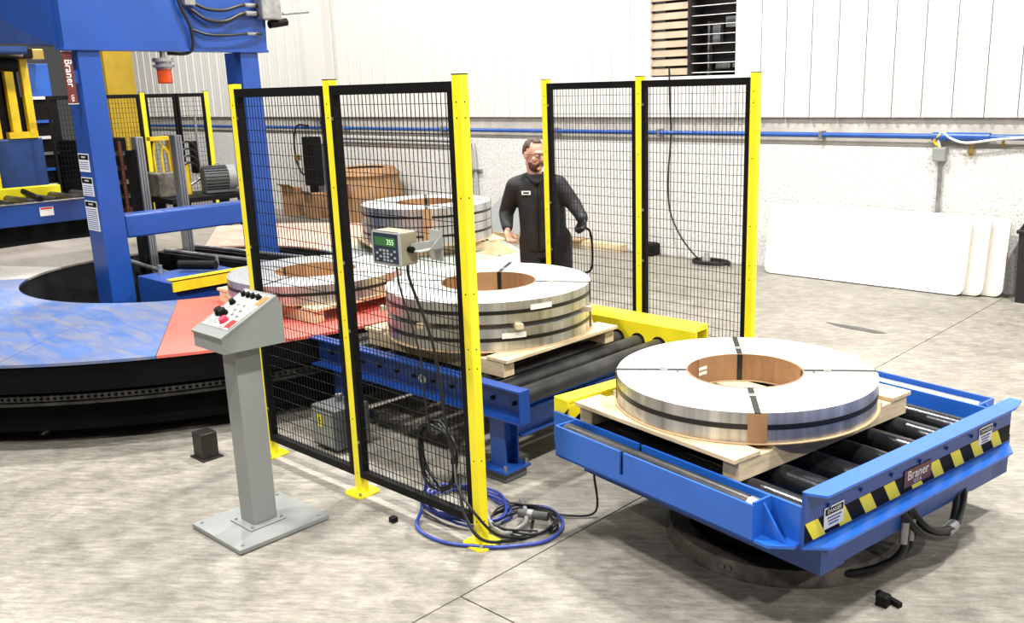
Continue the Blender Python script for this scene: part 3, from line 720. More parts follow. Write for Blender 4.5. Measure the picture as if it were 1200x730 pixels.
MB().lathe([(RO-.50, 0), (RO-.40, 0), (RO-.40, .54), (RO-.50, .54)], (RCX, RCY, 0), 96).build('inner_ring_beam', 'pit', rd)
ch = MB(); n = 360
for k in range(n):
    t = -1.75+2.3*k/n
    R = RO-.022; m3 = Matrix.Rotation(t, 3, 'Z'); z = .338
    c = Vector((RCX+R*math.cos(t), RCY+R*math.sin(t), z))
    if k % 2: ch.obox(c, (.010, .0215, .034), m3)
    else: ch.obox(c+Vector((0, 0, .012)), (.018, .012, .006), m3); ch.obox(c-Vector((0, 0, .012)), (.018, .012, .006), m3)
tag(ch.build('drive_chain', 'dark_steel', rd), kind='stuff')
for t in (-2.1, -1.4, -.95, .6, 1.3, 2.2, 3.1):
    c = Vector((RCX+(RO-.17)*math.cos(t), RCY+(RO-.17)*math.sin(t), 0))
    MB().obox(c+Vector((0, 0, .05)), (.24, .16, .10), Matrix.Rotation(t, 3, 'Z')).build('support_foot', 'pit', rd)
fg = thing('floor_guide', 'dark steel guide bracket on the floor at the rotary deck edge', 'bracket', (-5.0, 2.42, 0))
MB().box((-5.10, 2.40, 0), (-4.985, 2.50, .16), .006).build('block', 'dark_steel', fg)
MB().box((-5.12, 2.385, 0), (-4.965, 2.515, .008)).build('foot_plate', 'dark_steel', fg)
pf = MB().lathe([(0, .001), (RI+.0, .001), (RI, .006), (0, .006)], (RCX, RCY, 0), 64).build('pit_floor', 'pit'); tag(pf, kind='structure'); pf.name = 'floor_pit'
# mechanism inside the ring
im = thing('pusher_table', 'blue block with yellow edge guard inside the rotary deck', 'machine part', (-7.2, 3.6, 0))
MB().box((-7.70, 3.34, .30), (-7.06, 4.0, .645)).build('body', 'blue', im)
MB().box((-7.02, 3.30, .60), (-7.00, 4.02, .69)).box((-7.10, 3.30, .68), (-7.00, 4.02, .692)).build('edge_guard', 'yellow_worn', im)
MB().box((-7.66, 3.40, .006), (-7.1, 3.9, .30)).build('pedestal', 'black', im)
MB().cyl((-7.60, 3.66, .70), (-7.32, 3.84, .70), .04, 14).build('motor', 'black', im)
MB().cyl((-7.62, 3.50, .645), (-7.62, 3.50, .72), .02, 8).build('fitting', 'galv', im)
MB().cyl((-7.45, 3.92, .645), (-7.45, 3.92, .75), .015, 8).build('fitting', 'galv', im)
sl = thing('slide_frame', 'black slide frame with steel rods across the opening of the deck', 'machine part', (-8.7, 4.3, 0))
for y0 in (4.30, 4.62):
    MB().bar((-9.25, y0, .50), (-7.05, y0-.08, .60), .10, .13).build('rail', 'black', sl)
    MB().cyl((-9.2, y0, .585), (-7.1, y0-.08, .685), .018, 8).build('rod', 'alu', sl)
MB().cyl((-9.5, 4.02, .50), (-7.73, 3.82, .52), .022, 10).build('long_rod', 'galv', sl)
for x in (-9.3, -7.3): MB().box((x-.05, 4.1, .006), (x+.05, 4.7, .45)).build('leg', 'black', sl)
for i in range(5): MB().box((-9.4+.5*i, 4.24, .45), (-9.32+.5*i, 4.66, .50)).build('tie', 'dark_steel', sl)

# ------------------------------------------------------------------ blue gantry
ga = thing('blue_gantry', 'tall blue steel gantry with two columns standing in the rotary deck', 'gantry', (-8.15, 4.05, 0))
GX = -8.0
def column(y0, y1):
    c = MB().prism([(GX, y0, .03), (GX, y1, .03), (GX, y1-.03, 2.456), (GX, y0, 2.456)], (-.28, 0, 0)).build('column', 'blue', ga)
    MB().box((GX-.36, y0-.06, .006), (GX+.06, y1+.06, .03)).build('foot_plate', 'blue', c)
    return c
k1 = column(3.235, 3.44); k2 = column(4.66, 4.865)
MB().box((GX-.22, 3.44, .918), (GX-.02, 4.66, 1.115), .015).build('tie_beam', 'blue', ga)
hd = MB().prism([(GX+.02, 3.135, 2.465), (GX+.02, 4.925, 2.465), (GX+.02, 4.97, 3.6), (GX+.02, 3.135, 3.6)], (-.12, 0, 0)).build('head_girder', 'blue', ga)
MB().box((GX-.12, 3.12, 2.456), (GX+.03, 4.935, 2.478)).build('bottom_flange', 'blue', hd)
MB().prism([(GX-.10, 3.12, 3.6), (GX-.10, 3.12, 2.48), (GX-.95, 3.12, 2.70), (GX-1.9, 3.12, 3.0), (GX-1.9, 3.12, 3.6)], (0, .03, 0)).build('side_cheek', 'blue', hd)
MB().prism([(GX-.10, 4.90, 3.6), (GX-.10, 4.90, 2.48), (GX-.95, 4.90, 2.70), (GX-1.9, 4.90, 3.0), (GX-1.9, 4.90, 3.6)], (0, .03, 0)).build('side_cheek', 'blue', hd)
MB().box((GX-2.3, 3.15, 2.6), (GX-1.9, 4.9, 3.6)).build('rear_girder', 'dark_blue', hd)
# hoses and valve on the head
for z, r, s in ((2.86, .016, .05), (2.79, .018, .07), (2.615, .012, .02)):
    P = [(GX+.05, 4.20, z+.02), (GX+.09, 4.32, z-s), (GX+.09, 4.5, z-s*1.1), (GX+.08, 4.68, z-.005), (GX+.06, 4.86, z)]
    MB().tube(P, r, 8).build('hydraulic_hose', 'cable_black', hd)
    MB().cyl((GX+.08, 4.70, z-.003), (GX+.06, 4.82, z), r*1.25, 8).build('hose_fitting', 'galv', hd)
MB().tube([(GX+.05, 4.08, 2.95), (GX+.06, 4.12, 2.80), (GX+.06, 4.18, 2.65), (GX+.05, 4.19, 2.50), (GX, 4.15, 2.44), (GX-.05, 4.0, 2.44)], .014, 8).build('power_cable', 'cable_black', hd)
MB().box((GX+.02, 4.14, 2.83), (GX+.09, 4.24, 2.90), .01).build('hose_clamp', 'galv', hd)
MB().box((GX-.02, 4.84, 2.74), (GX+.14, 5.04, 3.05), .015).build('valve_block', 'galv', hd)
MB().cyl((GX+.06, 4.95, 2.70), (GX+.06, 5.13, 2.73), .036, 12).build('solenoid', 'black', hd)
MB().cyl((GX+.06, 5.10, 2.80), (GX+.06, 5.38, 2.83), .014, 8).build('sensor_rod', 'galv', hd)
# name sign on the column
sg = MB().box((GX-.03, 3.125, 2.045), (GX-.022, 3.195, 2.445)).build('name_sign', 'maroon', ga)
MB().box((GX-.029, 3.12, 2.04), (GX-.0235, 3.20, 2.045)).build('sign_border', 'white', sg); MB().box((GX-.029, 3.12, 2.445), (GX-.0235, 3.20, 2.45)).build('sign_border', 'white', sg)
text('lettering', 'Braner', .078, 'white', sg, (GX-.0215, 3.16, 2.28), (0, 0, -1), (0, 1, 0)); text('lettering', 'USA', .03, 'white', sg, (GX-.0215, 3.16, 2.085), (0, 0, -1), (0, 1, 0))
MB().box((GX-.04, 3.13, 2.20), (GX-.03, 3.245, 2.30)).build('sign_bracket', 'blue', sg)
def wlabel(x0, x1, z0, z1, y):
    l = MB().box((x0, y-.002, z0), (x1, y, z1)).build('warning_label', 'white', ga)
    MB().box((x0+.008, y-.003, z1-.05), (x1-.008, y-.002, z1-.008)).build('label_header', 'label_black', l)
    text('lettering', 'DANGER', .020, 'white', l, ((x0+x1)/2, y-.0035, z1-.029), (1, 0, 0), (0, 0, 1))
    m = MB(); z = z1-.07
    while z > z0+.012: m.box((x0+.012, y-.0027, z-.004), (x1-.02, y-.002, z+.003)); z -= .018
    m.build('label_lines', 'label_text', l)
wlabel(GX-.275, GX-.07, 1.49, 1.64, 3.234); wlabel(GX-.275, GX-.06, 1.29, 1.445, 3.234); wlabel(GX-.275, GX-.04, 1.0, 1.25, 3.234)
bc = thing('warning_beacon', 'amber warning beacon hanging under the blue gantry head', 'beacon', (GX-.04, 3.95, 2.2))
MB().cyl((GX-.04, 3.95, 2.455), (GX-.04, 3.95, 2.40), .022, 12).build('stem', 'galv', bc)
MB().cyl((GX-.04, 3.95, 2.40), (GX-.04, 3.95, 2.37), .085, 20).cyl((GX-.04, 3.95, 2.37), (GX-.04, 3.95, 2.31), .065, 20).cyl((GX-.04, 3.95, 2.345), (GX-.04, 3.95, 2.325), .092, 8).build('housing', 'galv', bc)
MB().lathe([(0, 2.19), (.055, 2.19), (.062, 2.20), (.06, 2.31), (0, 2.31)], (GX-.04, 3.95, 0), 24).build('lens', 'orange_lens', bc)

# ------------------------------------------------------------------ control pedestal
pd = thing('control_console', 'grey pedestal control console with push buttons and red stop button', 'console', (-3.98, 2.165, 0))
MB().box((-4.205, 1.925, .004), (-3.755, 2.415, .028), .004).build('base_plate', 'grey_paint', pd)
b = MB()
for x in (-4.17, -3.79):
    for y in (1.96, 2.38): b.cyl((x, y, .028), (x, y, .033), .008, 8)
b.build('base_screw', 'galv', pd)
MB().box((-4.075, 2.06, .028), (-3.885, 2.255, .036), .002).build('column_flange', 'grey_paint', pd)
MB().box((-4.045, 2.10, .036), (-3.925, 2.23, .94), .004).build('column', 'grey_paint', pd)
b = MB()
for x in (-4.055, -3.905):
    for y in (2.08, 2.24): b.cyl((x, y, .036), (x, y, .046), .007, 6)
b.build('flange_bolt', 'galv', pd)
XL, XR = -4.10, -3.835
cs = MB().prism([(XL, 2.0, .938), (XL, 2.0, 1.012), (XL, 2.29, 1.156), (XL, 2.315, 1.115), (XL, 2.315, .930)], (XR-XL, 0, 0)).build('enclosure', 'grey_paint', pd)
MB().prism([(XL-.004, 1.994, 1.006), (XL-.004, 1.992, 1.016), (XL-.004, 2.288, 1.163), (XL-.004, 2.294, 1.154)], (XR-XL+.008, 0, 0)).build('lid', 'grey_paint', cs)
sd = Vector((0, .296, .147)).normalized(); sn = Vector((0, -sd.z, sd.y)); o0 = Vector((XL, 1.992, 1.0165))
def on(u, v, h=0): return o0+Vector((u*(XR-XL), 0, 0))+sd*(v*.33)+sn*h
pm = MB(); q = [on(.06, .16, .0005), on(.94, .16, .0005), on(.94, .95, .0005), on(.06, .95, .0005)]; pm.prism(q, sn*.0012); pl = pm.build('legend_plate', 'legend', cs)
def knob(u, v, r, h, m, nm='push_button'):
    return MB().cyl(on(u, v, .0015), on(u, v, h*.4), r*1.25, 14).cyl(on(u, v, h*.4), on(u, v, h), r, 14).build(nm, m, cs)
for (u, v) in ((.22, .86), (.38, .86), (.54, .86), (.72, .86)): knob(u, v, .012, .022, 'black')
for (u, v) in ((.20, .66),): knob(u, v, .013, .024, 'black')
for (u, v) in ((.20, .42), (.34, .42)): knob(u, v, .018, .032, 'black', 'selector_switch')
e = knob(.58, .30, .020, .024, 'pink_red', 'emergency_stop')
MB().lathe([(.026, 0), (.036, 0), (.036, .003), (.026, .003)], n=24).xf(Matrix.Translation(on(.58, .30, .002)) @ sn.to_track_quat('Z', 'Y').to_matrix().to_4x4()).build('stop_collar', 'white', cs)
m = MB()
for (u, v) in ((.40, .66), (.58, .66), (.48, .55), (.66, .55), (.56, .46), (.74, .44)):
    m.cyl(on(u, v, .0015), on(u, v, .008), .008, 10)
m.build('pilot_lamp', 'green_sheet', cs)
s = MB(); s.prism([on(.80, .72, .002), on(.94, .72, .002), on(.94, .92, .002), on(.80, .92, .002)], sn*.001); s.build('orange_sticker', 'orange_sticker', cs)
s = MB(); s.prism([on(.74, .20, .002), on(.90, .20, .002), on(.90, .36, .002), on(.74, .36, .002)], sn*.001); s.build('red_sticker', 'red', cs)

# ------------------------------------------------------------------ weight display on the fence
wd = thing('weight_display', 'beige weighing indicator with green screen clamped to the fence', 'scale display', (-3.25, 2.55, 1.3))
MB().box((-3.345, 2.50, 1.335), (-3.155, 2.595, 1.482), .010).build('housing', 'beige_metal', wd)
MB().box((-3.347, 2.494, 1.333), (-3.153, 2.502, 1.484), .008).build('bezel', 'grey_light', wd)
fp = MB().box((-3.335, 2.4925, 1.345), (-3.165, 2.4945, 1.474), .001).build('keypad', 'keypad', wd)
MB().box((-3.322, 2.491, 1.418), (-3.182, 2.493, 1.456)).build('screen', 'lcd', fp)
text('digits', '355', .034, 'lcd_digit', fp, (-3.215, 2.4905, 1.436), (1, 0, 0), (0, 0, 1))
kk = MB()
for i in range(6):
    for j in range(4):
        if i in (2, 3) or (i+j) % 2 == 0: kk.box((-3.318+.0245*i, 2.4915, 1.352+.014*j), (-3.304+.0245*i, 2.493, 1.361+.014*j))
kk.build('keys', 'grey_light', fp)
MB().cyl((-3.155, 2.545, 1.405), (-3.13, 2.545, 1.405), .014, 12).build('clamp_knob', 'black', wd)
MB().box((-3.15, 2.55, 1.40), (-3.142, 2.676, 1.43)).box((-3.15, 2.55, 1.395), (-3.09, 2.68, 1.40)).box((-3.17, 2.676, 1.34), (-3.09, 2.682, 1.475)).prism([(-3.09, 2.60, 1.40), (-3.09, 2.68, 1.40), (-3.09, 2.68, 1.46)], (.003, 0, 0)).build('bracket', 'grey_light', wd)
MB().cyl((-3.30, 2.55, 1.335), (-3.30, 2.55, 1.315), .012, 8).build('cable_gland', 'red', wd)
MB().tube([(-3.19, 2.56, 1.335), (-3.19, 2.57, 1.25), (-3.17, 2.66, .95), (-3.14, 2.68, .6), (-3.10, 2.69, .38)], .007, 8).build('signal_cable', 'cable_black', wd)
MB().tube([(-3.27, 2.56, 1.335), (-3.275, 2.58, 1.2), (-3.27, 2.66, .9), (-3.28, 2.68, .7), (-3.26, 2.685, .5)], .0045, 8).build('signal_cable', 'cable_black', wd)

# ------------------------------------------------------------------ cables on the floor round the near post
def coil_cable(c, rx, rz, n, r, mat_, name, label, tilt=0, axis='Y', drift=.02):
    P = []
    for k in range(n*14):
        t = 2*PI*k/14; q = 1+.07*math.sin(k*1.7)
        if axis == 'Y': P.append(Vector(c)+Vector((rx*q*math.cos(t), drift*(k/14)-.5*drift*n+.01*math.sin(k), rz*q*math.sin(t))))
        else: P.append(Vector(c)+Vector((rx*q*math.cos(t), rz*q*math.sin(t), .012*(k/14)+.003*math.sin(3*k))))
    o = MB().tube(P, r, 6, 2).build(name, mat_); tag(o, label, 'cable'); return o
coil_cable((-3.33, 2.78, .33), .13, .17, 5, .007, 'cable_black', 'coiled_cable', 'coil of black cable hanging on the fence beside the near post', drift=.008)
coil_cable((-3.30, 2.92, .012), .26, .17, 4, .007, 'cable_blue', 'coiled_cable', 'loops of blue cable lying on the floor inside the fence', axis='Z')
coil_cable((-2.95, 2.98, .014), .17, .15, 3, .006, 'cable_black', 'coiled_cable', 'tangle of black cable on the floor right of the near post', axis='Z')
def cable(pts, r, m, label):
    return tag(MB().tube(pts, r, 8, 6).build('floor_cable', m), label, 'cable')
cable([(-3.45, 2.80, .16), (-3.42, 2.74, .05), (-3.32, 2.62, .012), (-3.12, 2.60, .012), (-2.98, 2.66, .012), (-2.86, 2.74, .012), (-2.74, 2.92, .012), (-2.80, 3.10, .012), (-2.98, 3.18, .012), (-3.1, 3.1, .012)], .009, 'cable_blue', 'thick blue cable looping under the fence around the yellow post')
cable([(-3.15, 2.73, .36), (-3.05, 2.66, .28), (-2.94, 2.668, .17), (-2.90, 2.76, .05), (-2.85, 2.9, .012), (-2.95, 3.05, .012)], .007, 'cable_black', 'black cable slung across the face of the near post')
cable([(-3.12, 2.73, .31), (-3.03, 2.665, .18), (-2.935, 2.672, .06), (-2.88, 2.80, .012), (-2.80, 3.02, .012)], .008, 'cable_black', 'lower black cable wrapped around the near post')
cable([(-2.80, 3.35, .34), (-2.80, 3.34, .2), (-2.74, 3.28, .03), (-2.84, 3.18, .012), (-3.02, 3.12, .012), (-3.05, 2.95, .03)], .006, 'cable_black', 'thin black cable running from the turntable to the tangle')
cable([(-3.16, 3.18, .012), (-3.0, 3.05, .03), (-2.9, 2.93, .04), (-2.92, 2.82, .03), (-3.05, 2.85, .04), (-3.2, 2.98, .012)], .012, 'cable_grey', 'short grey cable in the tangle below the conveyor foot')
sp2 = thing('splice_connector', 'grey inline cable connector lying among the blue loops', 'connector', (-2.93, 3.02, .03))
MB().cyl((-3.0, 3.0, .045), (-2.86, 3.06, .045), .022, 12).build('barrel', 'grey_dark', sp2); MB().cyl((-2.955, 3.02, .045), (-2.93, 3.03, .045), .027, 8).build('nut', 'galv', sp2)
tag(MB().box((-3.50, 2.585, 0), (-3.465, 2.62, .028), .004).build('plastic_chip', 'black'), 'small black block lying on the floor in front of the fence', 'debris')

# ------------------------------------------------------------------ folding table tops leaning on the wall
def table_top(label, xl, yb, yt, L, m):
    t = thing('folding_table', label, 'table', (xl+L/2, yb, 0), 0, 'folded plastic tables against the wall')
    Hh, th, r = .765, .042, .075
    def rr_poly(inset):
        P = []
        for cx, cz, a0 in ((L-r, r, -90), (L-r, Hh-r, 0), (r, Hh-r, 90), (r, r, 180)):
            for k in range(6):
                a = math.radians(a0+18*k); P.append((cx+(r-inset)*math.cos(a), 0, cz+(r-inset)*math.sin(a)))
        return P
    ang = math.atan2(yt-yb, Hh)
    M = Matrix.Translation((xl, yb, .0)) @ Matrix.Rotation(-ang, 4, 'X')
    M = Matrix.Translation((xl, yb, .012)) @ Matrix.Rotation(-ang, 4, 'X')
    MB().prism(rr_poly(0), (0, th, 0)).xf(M).build('table_top', m, t)
    MB().prism(rr_poly(.012), (0, .004, 0)).xf(M @ Matrix.Translation((0, -.003, 0))).build('raised_panel', m, t)
    MB().prism([(p[0], p[1], p[2]) for p in rr_poly(.035)], (0, .018, 0)).xf(M @ Matrix.Translation((0, th-.002, 0))).build('underside_frame', 'grey_light', t)
    return t
table_top('front most white folding table leaning against the rough wall', -5.20, 9.24, 9.355, 2.17, 'white_plastic')
table_top('middle cream folding table of the three leaning against the wall', -4.90, 9.315, 9.42, 2.03, 'cream_plastic')
table_top('rear folding table of the three with only its rounded end showing', -4.80, 9.385, 9.48, 2.09, 'cream_plastic')
tr = thing('waste_bin', 'black waste bin with sloped lid cut by the right picture edge', 'bin', (-2.3, 9.4, 0))
MB().prism([(-2.56, 9.29, 0), (-2.08, 9.29, 0), (-2.06, 9.29, .66), (-2.58, 9.29, .66)], (0, .28, 0)).build('body', 'bin', tr)
MB().box((-2.60, 9.27, .655), (-2.04, 9.59, .69), .008).build('rim', 'bin', tr)
MB().prism([(-2.58, 9.28, .69), (-2.06, 9.28, .69), (-2.18, 9.28, .90), (-2.46, 9.28, .90)], (0, .29, 0)).build('hood_lid', 'bin', tr)
tag(MB().prism([(-3.62, 7.55, .0), (-3.45, 7.47, 0), (-3.12, 7.44, 0), (-3.05, 7.50, 0), (-3.3, 7.56, 0)], (0, 0, .004)).build('tape_scrap', 'rubber_mat'), 'grey scrap of sheet lying on the open floor', 'scrap')
# air hose hanging by the louvre
ah = thing('air_hose', 'thin black air hose hanging from the blue pipe to a coil on the floor', 'hose', (-6.0, 9.5, 0))
MB().tube([(-6.75, WY-.08, 2.3), (-6.74, WY-.08, 1.9), (-6.72, WY-.08, 1.5), (-6.70, 9.50, 1.0), (-6.64, 9.45, .6), (-6.45, 9.40, .3), (-6.2, 9.36, .08), (-6.05, 9.35, .03)], .011, 8).build('hose', 'cable_black', ah)
P = [(-5.95+.24*math.cos(t*.5), 9.32+.15*math.sin(t*.5), .02+.006*t/6) for t in range(38)]
MB().tube(P, .012, 6, 2).build('floor_coil', 'cable_black', ah)
MB().cyl((-6.02, 9.32, .0), (-6.02, 9.32, .10), .05, 12).cyl((-6.02, 9.32, .10), (-6.02, 9.32, .14), .03, 12).build('fitting', 'grey_light', ah)
pk = thing('wood_plank', 'pale wooden plank lying along the foot of the far wall', 'plank', (-8.2, 9.45, 0))
MB().box((-9.5, 9.38, 0), (-7.35, 9.52, .10), .006).build('board', 'wood', pk)
MB().box((-9.3, 9.30, .10), (-8.0, 9.50, .125), .004).build('top_board', 'wood_dark', pk)
tag(MB().box((-7.15, 9.36, 0), (-6.85, 9.56, .16), .03).build('tool_bag', 'black'), 'small black bag on the floor at the end of the plank', 'bag')
gs = thing('grey_tarp_frame', 'grey sloped panel leaning low against the wall behind the worker', 'panel', (-9.5, 9.35, 0))
MB().prism([(-10.0, 9.20, .13), (-9.0, 9.20, .13), (-9.05, 9.50, .62), (-9.55, 9.50, .62)], (0, .02, .01)).build('sheet', 'grey_paint', gs)
MB().box((-10.0, 9.18, 0), (-8.95, 9.30, .13), .005).build('base_timber', 'wood_dark', gs)
pp = MB(); rp = random.Random(3); vs = []; fs = []
for i in range(9):
    for j in range(7):
        ex = (i/8-.5); ey = (j/6-.5); e = max(0, 1-(2*ex)**2)*max(0, 1-(2*ey)**2)
        vs.append((-6.34+ex*.28, 6.20+ey*.26, RZ+.002+e*(.07+.06*rp.random())))
for i in range(8):
    for j in range(6): fs.append((i*7+j, (i+1)*7+j, (i+1)*7+j+1, i*7+j+1))
pp.add(vs, fs); rim = [i*7 for i in range(9)]+[56+j for j in range(1, 7)]+[i*7+6 for i in range(7, -1, -1)]+[j for j in range(5, 0, -1)]
pp.add([vs[i] for i in rim], [list(range(len(rim)))])
tag(pp.build('crumpled_paper', 'kraft'), 'crumpled brown packing paper on the grey green deck beside the worker', 'paper')

# ------------------------------------------------------------------ things along the wall behind the rotary deck
cab = thing('wall_cabinet', 'tall narrow black cabinet on the wall seen through the left mesh panel', 'cabinet', (-14.2, 9.45, .5))
MB().box((-14.36, 9.36, .53), (-14.04, 9.55, 1.37), .01).build('body', 'black', cab)
MB().box((-14.34, 9.35, .56), (-14.06, 9.362, 1.34), .004).build('door', 'black_frame', cab)
MB().box((-14.24, 9.38, 0), (-14.16, 9.5, .53)).build('stand', 'black', cab)
MB().tube([(-14.36, 9.45, .75), (-14.55, 9.45, .72), (-14.7, 9.45, .95), (-14.72, 9.45, 1.3), (-14.66, 9.5, 1.55), (-14.4, 9.55, 1.55)], .018, 8).build('cable', 'cable_black', cab)
MB().box((-14.70, 9.40, .95), (-14.60, 9.48, 1.05), .01).build('connector', 'brass', cab)
def carton(x0, x1, y0, y1, z0, z1, label):
    t = thing('cardboard_box', label, 'box', ((x0+x1)/2, (y0+y1)/2, z0), 0, 'cardboard boxes by the back wall')
    MB().box((x0, y0, z0), (x1, y1, z1), .006).build('carton', 'cardboard', t)
    MB().box(((x0+x1)/2-.03, y0-.001, z1-.12), ((x0+x1)/2+.03, y1+.001, z1+.0015)).build('tape', 'kraft', t)
    MB().prism([(x0, y0, z1), (x1, y0, z1), (x1, y0-.10, z1+.06), (x0, y0-.10, z1+.06)], (0, 0, .004)).build('flap', 'cardboard', t)
carton(-14.85, -14.42, 9.18, 9.34, 0, .50, 'tall cardboard box on the floor left of the black cabinet')
carton(-14.12, -13.82, 9.15, 9.45, 0, .42, 'lower cardboard box on the floor right of the black cabinet')
cs2 = thing('cardboard_sack', 'big rounded brown cardboard drum standing behind the tallest coils', 'drum', (-12.1, 9.1, 0))
MB().lathe([(0, 0), (.52, 0), (.56, .1), (.57, .55), (.50, .82), (.36, .92), (0, .94)], (-12.1, 9.0, 0), 28).build('body', 'cardboard', cs2)
MB().lathe([(.50, .80), (.54, .86), (.44, .96), (.30, .95)], (-12.1, 9.0, 0), 28, closed=False).build('torn_rim', 'cardboard', cs2)
MB().box((-12.0, 8.425, .55), (-11.8, 8.445, .75)).build('dark_patch', 'copper_brown', cs2)
carton(-13.15, -12.80, 9.1, 9.4, 0, .62, 'dark brown cardboard box beside the rounded drum')

# ------------------------------------------------------------------ far fence, conveyor and machines at the left
FX = -12.7
def far_post(y, label):
    t = thing('fence_post', label, 'post', (FX, y, 0), 0, 'yellow posts of the far fence')
    MB().box((FX-.03, y-.03, 0), (FX+.03, y+.03, FH+.02), .003).build('upright', 'yellow', t); MB().box((FX-.07, y-.07, 0), (FX+.07, y+.07, .01)).build('base_plate', 'yellow', t)
    MB().box((FX-.031, y-.031, FH+.02), (FX+.031, y+.031, FH+.025)).build('end_cap', 'black', t)
def far_panel(y0, y1, label, mm='black'):
    t = thing('mesh_panel', label, 'fence panel', (FX, (y0+y1)/2, .1), 0, 'panels of the far fence')
    MB().box((FX-.02, y0, FH-.05), (FX+.02, y1, FH)).build('top_rail', 'black_frame', t)
    MB().box((FX-.02, y0, .1), (FX+.02, y1, .15)).build('bottom_rail', 'black_frame', t)
    MB().box((FX-.02, y0, .15), (FX+.02, y0+.03, FH-.05)).build('side_rail', 'black_frame', t)
    MB().box((FX-.02, y1-.03, .15), (FX+.02, y1, FH-.05)).build('side_rail', 'black_frame', t)
    m = MB(); z = .2; r = .002
    while z < FH-.06: m.box((FX-r, y0+.03, z-r), (FX+r, y1-.03, z+r)); z += .0628
    n = int((y1-y0-.06)/.04)
    for i in range(1, n): yy = y0+.03+(y1-y0-.06)*i/n; m.box((FX-r, yy-r, .15), (FX+r, yy+r, FH-.05))
    tag(m.build('wire_mesh', 'black', t), kind='stuff')
far_post(5.88, 'far yellow post standing between the two gantry columns')
far_post(6.79, 'far yellow post just left of the electric motor')
far_panel(4.68, 5.84, 'far mesh panel in front of the yellow building column')
far_panel(5.92, 6.34, 'narrow far mesh panel behind the silver extrusions')
far_panel(6.36, 6.76, 'narrow far mesh panel nearest the electric motor')
fc = thing('transfer_conveyor', 'blue and yellow roller conveyor behind the near gantry column', 'conveyor', (-12.1, 3.9, 0))
MB().box((-11.66, 2.6, .70), (-11.60, 4.9, .945), .005).build('side_rail', 'blue', fc)
MB().box((-11.66, 2.6, .945), (-11.585, 4.9, .955)).build('rail_lip', 'galv', fc)
MB().box((-12.62, 2.6, .70), (-12.50, 4.62, 1.06), .01).build('yellow_guard', 'yellow', fc)
for i in range(9): MB().cyl((-12.5, 2.75+.25*i, .93), (-11.66, 2.75+.25*i, .93), .055, 14).build('roller', 'roller', fc)
MB().cyl((-12.4, 4.15, 1.02), (-11.63, 4.06, .98), .035, 10).build('loose_bar', 'black', fc)
for y in (2.9, 4.7):
    for x in (-12.5, -11.7): MB().box((x-.05, y-.05, 0), (x+.05, y+.05, .70)).build('leg', 'dark_blue', fc)
MB().box((-12.4, 2.7, .25), (-11.8, 4.8, .70)).build('drive_housing', 'black', fc)
MB().box((-11.598, 4.02, .79), (-11.595, 4.17, .89)).build('warning_label', 'white', fc)
MB().box((-11.594, 4.03, .865), (-11.592, 4.16, .885)).build('label_header', 'red', fc)
lt = thing('lift_tower', 'yellow and dark blue lift tower at the far left edge', 'machine', (-13.3, 4.4, 0))
for y, wd2 in ((4.22, .13), (4.47, .10), (4.66, .09)):
    MB().box((-13.3, y-wd2/2, 1.62), (-13.2, y+wd2/2, 2.60), .005).build('yellow_upright', 'yellow_worn', lt)
MB().box((-13.3, 4.36, 1.62), (-13.18, 4.70, 1.70)).build('yellow_foot', 'yellow_worn', lt)
MB().box((-13.1, 4.02, .8), (-13.0, 4.12, 2.3)).build('yellow_upright', 'yellow', lt)
MB().box((-13.6, 3.9, .3), (-13.2, 4.75, 1.62), .02).build('body', 'dark_blue', lt)
MB().box((-13.45, 4.26, 1.62), (-13.32, 4.60, 2.60)).build('black_mast', 'black', lt)
MB().box((-13.6, 3.4, 2.60), (-13.0, 4.72, 2.72), .01).build('crosshead', 'black', lt)
MB().box((-12.9, 3.6, 2.62), (-12.4, 4.45, 2.80), .03).build('motor_cover', 'dark_blue', lt)
MB().cyl((-12.7, 3.7, 2.55), (-12.7, 4.4, 2.50), .08, 14).build('cylinder', 'black', lt)
MB().cyl((-12.6, 3.9, 2.71), (-12.6, 4.45, 2.62), .03, 10).build('piston_rod', 'alu', lt)
bb = thing('blue_cabinet', 'small light blue cabinet behind the gantry column at upper left', 'cabinet', (-14.4, 5.2, 0))
MB().box((-14.6, 5.06, 2.14), (-14.3, 5.36, 2.58), .01).build('door', 'blue_bright', bb); MB().box((-14.65, 5.0, 0), (-14.32, 5.42, 2.14), .01).build('body', 'black', bb)
MB().box((-14.31, 4.98, 2.10), (-14.28, 5.44, 2.14)).build('shelf_edge', 'white', bb)
MB().box((-14.2, 5.06, 2.62), (-14.0, 5.22, 2.76), .01).build('lamp_box', 'brass', bb)
for q in range(5): MB().box((-14.31, 5.03+.05*(q % 2), .9+.22*q), (-14.28, 5.25+.06*(q % 3), .94+.22*q)).build('shelf_bar', ['white', 'blue_bright', 'galv'][q % 3], bb)
pr = thing('press_frame', 'dark machine frame with pipes behind the far mesh panels', 'machine', (-14.0, 5.6, 0))
MB().box((-14.2, 5.3, 0), (-13.6, 6.0, 1.55), .02).build('body', 'black', pr)
for i in range(6): MB().box((-13.6, 5.33, .3+.2*i), (-13.56, 5.97, .36+.2*i)).build('rung', ['galv', 'copper_brown', 'grey_dark'][i % 3], pr)
for y in (5.40, 5.62, 5.85): MB().cyl((-13.5, y, .2), (-13.5, y, 1.5), .03, 8).build('pipe', 'copper_brown', pr)
yc = thing('building_column', 'tall yellow painted steel building column beyond the far fence', 'column', (-15.4, 6.75, 0))
MB().box((-15.65, 6.52, 0), (-15.2, 6.56, 5)).box((-15.65, 6.93, 0), (-15.2, 6.97, 5)).box((-15.45, 6.56, 0), (-15.41, 6.93, 5)).build('h_section', 'ochre', yc)
MB().box((-15.8, 6.4, 0), (-15.05, 7.1, .03)).build('base_plate', 'ochre', yc)
